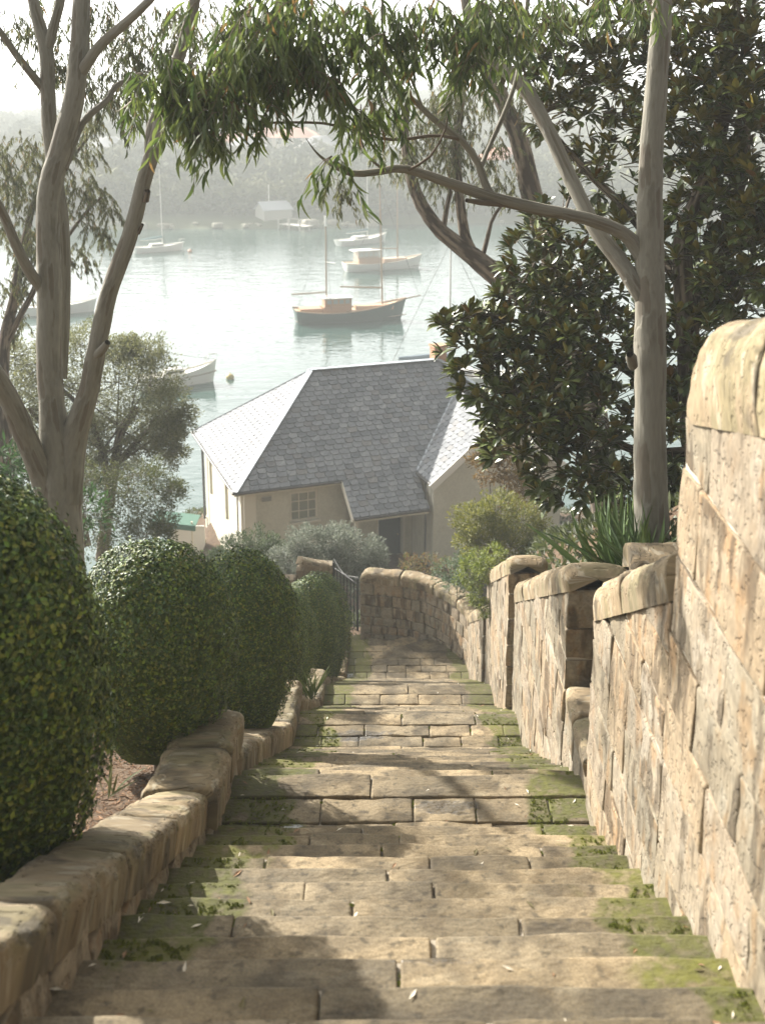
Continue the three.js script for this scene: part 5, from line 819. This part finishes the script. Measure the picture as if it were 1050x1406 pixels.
bush('bronze_shrub', 'bronze-leaved shrub at the edge of the cottage roof', [690, 760], 27, [[685, 610, 0, 0.35, 0.4, 0.4], [670, 640, 0, 0.4, 0.35, 0.4], [700, 650, 0, 0.5, 0.4, 0.4], [690, 580, 0, 0.25, 0.3, 0.3, 0.6], [720, 680, 0, 0.5, 0.4, 0.4]], { leaf: 0.13, per: 700, a: [0.10, 0.07, 0.025], b: [0.24, 0.15, 0.05], seed: 409, stemR: 0.02 });
bush('trailing_creeper', 'bright green creeper spilling over the wall coping', [655, 800], 18.6, [[655, 770, 0, 0.2, 0.16, 0.3], [645, 790, -0.1, 0.2, 0.2, 0.3], [668, 780, -0.4, 0.2, 0.15, 0.3], [654, 815, -0.3, 0.14, 0.2, 0.2, 0.7], [664, 835, -0.5, 0.08, 0.18, 0.15, 0.4], [680, 762, -0.8, 0.18, 0.12, 0.3, 0.7]], { leaf: 0.06, per: 900, a: [0.08, 0.12, 0.02], b: [0.24, 0.27, 0.05], seed: 410, up: -0.2, stems: false });
// magnolia: rosettes of glossy leaves, rusty below
{
  const D = 14, b = atD(960, 620, D), o = thing('magnolia_tree', 'dense glossy dark magnolia with rusty leaf undersides above the terrace', 'tree', V(b.x, groundY(b.x, -b.z) - 0.1, b.z)), R = rngOf(501), L = [], S = [];
  const trunks = [[[965, 760, D, 20], [950, 560, D, 18], [942, 430, D, 16], [938, 330, D, 13], [975, 230, D, 11], [1000, 120, D, 9], [1010, 0, D, 7]], [[945, 450, D, 11], [990, 330, D + 0.3, 10], [1020, 220, D + 0.3, 9], [1015, 100, D, 7]], [[948, 560, D, 10], [880, 520, D + 0.5, 8], [820, 480, D + 0.4, 6], [760, 450, D, 4.5], [700, 440, D, 3]], [[940, 400, D, 9], [870, 300, D + 0.6, 7], [800, 230, D + 0.8, 5], [740, 160, D + 0.9, 3]], [[950, 620, D, 8], [880, 620, D, 6], [800, 590, D - 0.4, 4.5], [720, 560, D - 0.5, 3]]];
  trunks.forEach((t, i) => branchPart(o, i ? 'limb' : 'trunk', t, darkBarkMat, { step: 0.3, rs: 9 }));
  const tp = trunks.flatMap((t) => pts3(t).slice(1));
  const clumps = [[650, 470, D - 0.3, 0.45, 0.35, 0.6, 22], [700, 450, D, 0.5, 0.4, 0.7, 26], [690, 520, D - 0.4, 0.6, 0.4, 0.7, 34], [760, 500, D - 0.2, 0.6, 0.5, 0.8, 44], [740, 570, D - 0.5, 0.6, 0.5, 0.7, 44], [820, 560, D, 0.7, 0.5, 0.8, 46], [720, 620, D - 0.3, 0.5, 0.4, 0.6, 26], [790, 640, D - 0.4, 0.6, 0.5, 0.7, 40], [830, 470, D, 0.6, 0.5, 0.8, 40], [760, 420, D + 0.2, 0.7, 0.4, 0.8, 34], [800, 380, D + 0.3, 0.6, 0.4, 0.8, 28], [735, 360, D + 0.2, 0.45, 0.4, 0.6, 20], [770, 310, D + 0.4, 0.5, 0.4, 0.7, 22], [840, 400, D + 0.5, 0.5, 0.5, 0.8, 28], [835, 230, D + 0.6, 0.5, 0.4, 0.8, 20], [800, 150, D + 0.8, 0.7, 0.5, 0.8, 34], [760, 80, D + 0.8, 0.7, 0.5, 0.8, 36], [850, 100, D + 0.6, 0.7, 0.6, 0.8, 42], [850, 30, D + 0.6, 0.8, 0.4, 0.8, 36], [700, 60, D + 0.9, 0.6, 0.4, 0.7, 24], [960, 60, D, 0.8, 0.6, 0.9, 60], [1020, 60, D - 0.4, 0.8, 0.6, 0.9, 60], [960, 160, D - 0.2, 0.8, 0.6, 0.9, 64], [1030, 170, D - 0.5, 0.7, 0.6, 0.9, 60], [960, 260, D, 0.7, 0.6, 0.9, 60], [1030, 280, D - 0.4, 0.7, 0.6, 0.9, 60], [960, 360, D, 0.6, 0.6, 0.9, 56], [1030, 370, D - 0.3, 0.7, 0.5, 0.9, 56], [945, 470, D, 0.6, 0.6, 0.9, 50], [930, 570, D, 0.6, 0.6, 0.9, 50], [860, 660, D, 0.6, 0.4, 0.8, 36], [930, 680, D + 0.3, 0.7, 0.5, 0.8, 40], [845, 320, D + 0.6, 0.4, 0.4, 0.7, 18], [1000, 430, D + 0.5, 0.9, 0.5, 0.8, 44], [690, 560, D - 0.4, 0.35, 0.3, 0.4, 12], [615, 445, D - 0.3, 0.12, 0.08, 0.3, 3], [655, 440, D, 0.2, 0.1, 0.3, 5]];
  for (const [px, py, d, rx, ry, rz, n] of clumps) {
    const c = atD(px, py, d); let near = tp[0]; for (const t of tp) if (t.distanceTo(c) < near.distanceTo(c)) near = t;
    S.push(limb([near, near.clone().lerp(c, 0.5).add(V(0, 0.1, 0)), c], [0.03, 0.022, 0.012], { rs: 5, step: 0.25, amp: 0.1 }));
    for (let k = 0; k < n * 1.45; k++) {
      const bb = inBall(R), p = V(c.x + bb.x * rx * 1.1, c.y + bb.y * ry * 1.1, c.z + bb.z * rz), ax = bb.clone().add(V(0, 0.7, 0)).add(rdir(R).multiplyScalar(0.5)).normalize(), side = Math.abs(ax.y) < 0.9 ? ax.clone().cross(UPV).normalize() : V(1, 0, 0), bi = ax.clone().cross(side);
      S.push(limb([p.clone().lerp(c, 0.55), p], [0.007, 0.005], { rs: 4, step: 0.3, amp: 0 }));
      const nl = 7 + Math.floor(R() * 5), tone = lerp(0.75, 1.25, R()); for (let i = 0; i < nl; i++) {
        const a = i * 2.4 + R() * 0.5, tilt = lerp(0.25, 1.25, i / nl), dir = ax.clone().multiplyScalar(Math.cos(tilt)).addScaledVector(side, Math.cos(a) * Math.sin(tilt)).addScaledVector(bi, Math.sin(a) * Math.sin(tilt)).normalize(), l = lerp(0.15, 0.24, R());
        // upper face turned to the sky
        const Y = dir, Z = UPV.clone().addScaledVector(Y, -UPV.dot(Y)).add(rdir(R).multiplyScalar(0.35)); Z.addScaledVector(Y, -Z.dot(Y)).normalize(); const X = Y.clone().cross(Z);
        const mm = new THREE.Matrix4().makeBasis(X.multiplyScalar(l), Y.clone().multiplyScalar(l), Z.multiplyScalar(l)).setPosition(p.clone().addScaledVector(ax, -0.02 + 0.04 * R()));
        L.push([mm, R() < 0.04 ? lin(0.10, 0.075, 0.02) : shade(R, [0.05, 0.078, 0.018], [0.14, 0.165, 0.045]).multiplyScalar(tone)]);
      }
    }
  }
  mesh('branches', merge(S), twigMat, o).userData.kind = 'stuff'; inst('leaves', G.mag, waxyLeaf, L, o);
}
// strap-leaved clumps on the terrace and by the kerb
function straps(name, label, p, n, len, a, b, seed, spread = 0.7) {
  const R = rngOf(seed), o = thing(name, label, 'plant', p);
  for (let k = 0; k < n; k++) { const an = R() * 6.28, lean = lerp(0.1, spread, R()), dir = V(Math.cos(an) * lean, 1, Math.sin(an) * lean).normalize(), l = len * lerp(0.55, 1.15, R()); const q = new THREE.Mesh(G.strap, new THREE.MeshPhysicalMaterial({ color: shade(R, a, b), roughness: 0.5, side: THREE.DoubleSide })); q.name = 'leaf'; q.castShadow = q.receiveShadow = true; q.applyMatrix4(leafM(V((R() - 0.5) * 0.12, -0.02, (R() - 0.5) * 0.12), dir, R() * 6.28, l, l * 0.95)); o.add(q); }
}
const clivia = [[745, 745, 10.2, 0.62], [775, 742, 10.4, 0.62], [800, 740, 10.6, 0.7], [825, 738, 10.8, 0.68], [850, 742, 10.4, 0.6], [790, 752, 9.9, 0.5], [820, 750, 9.8, 0.52], [850, 735, 11.4, 0.7], [770, 750, 9.7, 0.5], [810, 745, 11.6, 0.75]];
clivia.forEach(([px, py, D, l], i) => { const p = atD(px, py, D); p.x = Math.max(p.x, xR(-p.z) + 0.78); straps('clivia_plant', 'dark green strap-leaved clump on the terrace at the foot of the gum trunk', V(p.x, groundY(p.x, -p.z) - 0.02, p.z), 26, l * 1.35, [0.04, 0.08, 0.018], [0.11, 0.17, 0.04], 600 + i, 0.9); scene.children[scene.children.length - 1].userData.group = 'strap-leaved clumps on the terrace'; });
{ const p = atD(425, 945, 14.4); straps('grass_tuft', 'bright grassy tuft growing in the kerb joint below the hedges', V(p.x + 0.02, p.y - 0.12, p.z), 26, 0.42, [0.09, 0.14, 0.03], [0.2, 0.25, 0.06], 620, 1); const q = atD(150, 1075, 6.6); straps('grass_tuft', 'pale grass blades in the bed beside the large clipped shrub', V(q.x, q.y - 0.05, q.z), 7, 0.3, [0.12, 0.15, 0.06], [0.25, 0.27, 0.13], 621, 1.1); const w = atD(312, 985, 8.9); straps('grass_tuft', 'small grass tuft behind the raised kerb block', V(w.x, w.y - 0.08, w.z), 9, 0.22, [0.1, 0.14, 0.05], [0.22, 0.25, 0.1], 622, 1.1); }
{ // mulch and litter on the bed; low cover on the slope below
  const R = rngOf(701), chip = [], g = new THREE.BoxGeometry(1, 0.2, 0.3);
  for (let k = 0; k < 16000; k++) { const h = 3 + 12 * Math.pow(R(), 1.3), x = xL(h) - 0.42 - 1.5 * R(), s = lerp(0.015, 0.06, R() * R()); chip.push([new THREE.Matrix4().compose(V(x, groundY(x, h) + 0.008, -h), new THREE.Quaternion().setFromEuler(new THREE.Euler((R() - 0.5) * 0.7, R() * 6.3, (R() - 0.5) * 0.7)), V(s, s * 0.6, s * 0.7)), shade(R, [0.06, 0.03, 0.015], [0.26, 0.15, 0.08])]); }
  tag(inst('bark_mulch', g, mat([1, 1, 1], 0.95), chip, scene), 'brown bark mulch and dead leaves under the clipped shrubs', null, null, 'stuff');
  const cover = [], R2 = rngOf(702); for (let k = 0; k < 60000; k++) { const h = 22 + 38 * R2(), x = lerp(-26, 24, R2()); if (x > -3.4 + (h - 24) * 0.02 && x < 2.2 && h < 25.8) continue; { const dx = x + 5.95, dh = h - 41.7, a = dx * 0.94 + dh * 0.342, b = -dx * 0.342 + dh * 0.94; if (a > -0.2 && a < 15.5 && b > -2 && b < 9.5) continue; } if (groundY(x, h) < 0.3) continue; const l = lerp(0.12, 0.34, R2()); cover.push([leafM(V(x, groundY(x, h), -h), rdir(R2).multiplyScalar(0.8).add(V(0, 0.8, 0)).normalize(), R2() * 6.28, l, l * 1.2), shade(R2, [0.03, 0.045, 0.012], [0.10, 0.12, 0.035])]); }
  for (let k = 0; k < 26000; k++) { const side = R2() < 0.55, h = side ? 8.9 + 16 * R2() : 7 + 17 * R2(), x = side ? xR(h) + 0.62 + 6 * R2() : xL(h) - 2.0 - 9 * R2(), l = lerp(0.10, 0.26, R2()); if (side && h < 9.2) continue; cover.push([leafM(V(x, groundY(x, h), -h), rdir(R2).multiplyScalar(0.8).add(V(0, 0.8, 0)).normalize(), R2() * 6.28, l, l * 1.2), shade(R2, [0.03, 0.045, 0.012], [0.10, 0.12, 0.035])]); }
  tag(inst('ground_cover', G.fern, leafMat, cover, scene), 'low green ground cover on the slope around the cottage', null, null, 'stuff');
}
renderer.render(scene, camera);
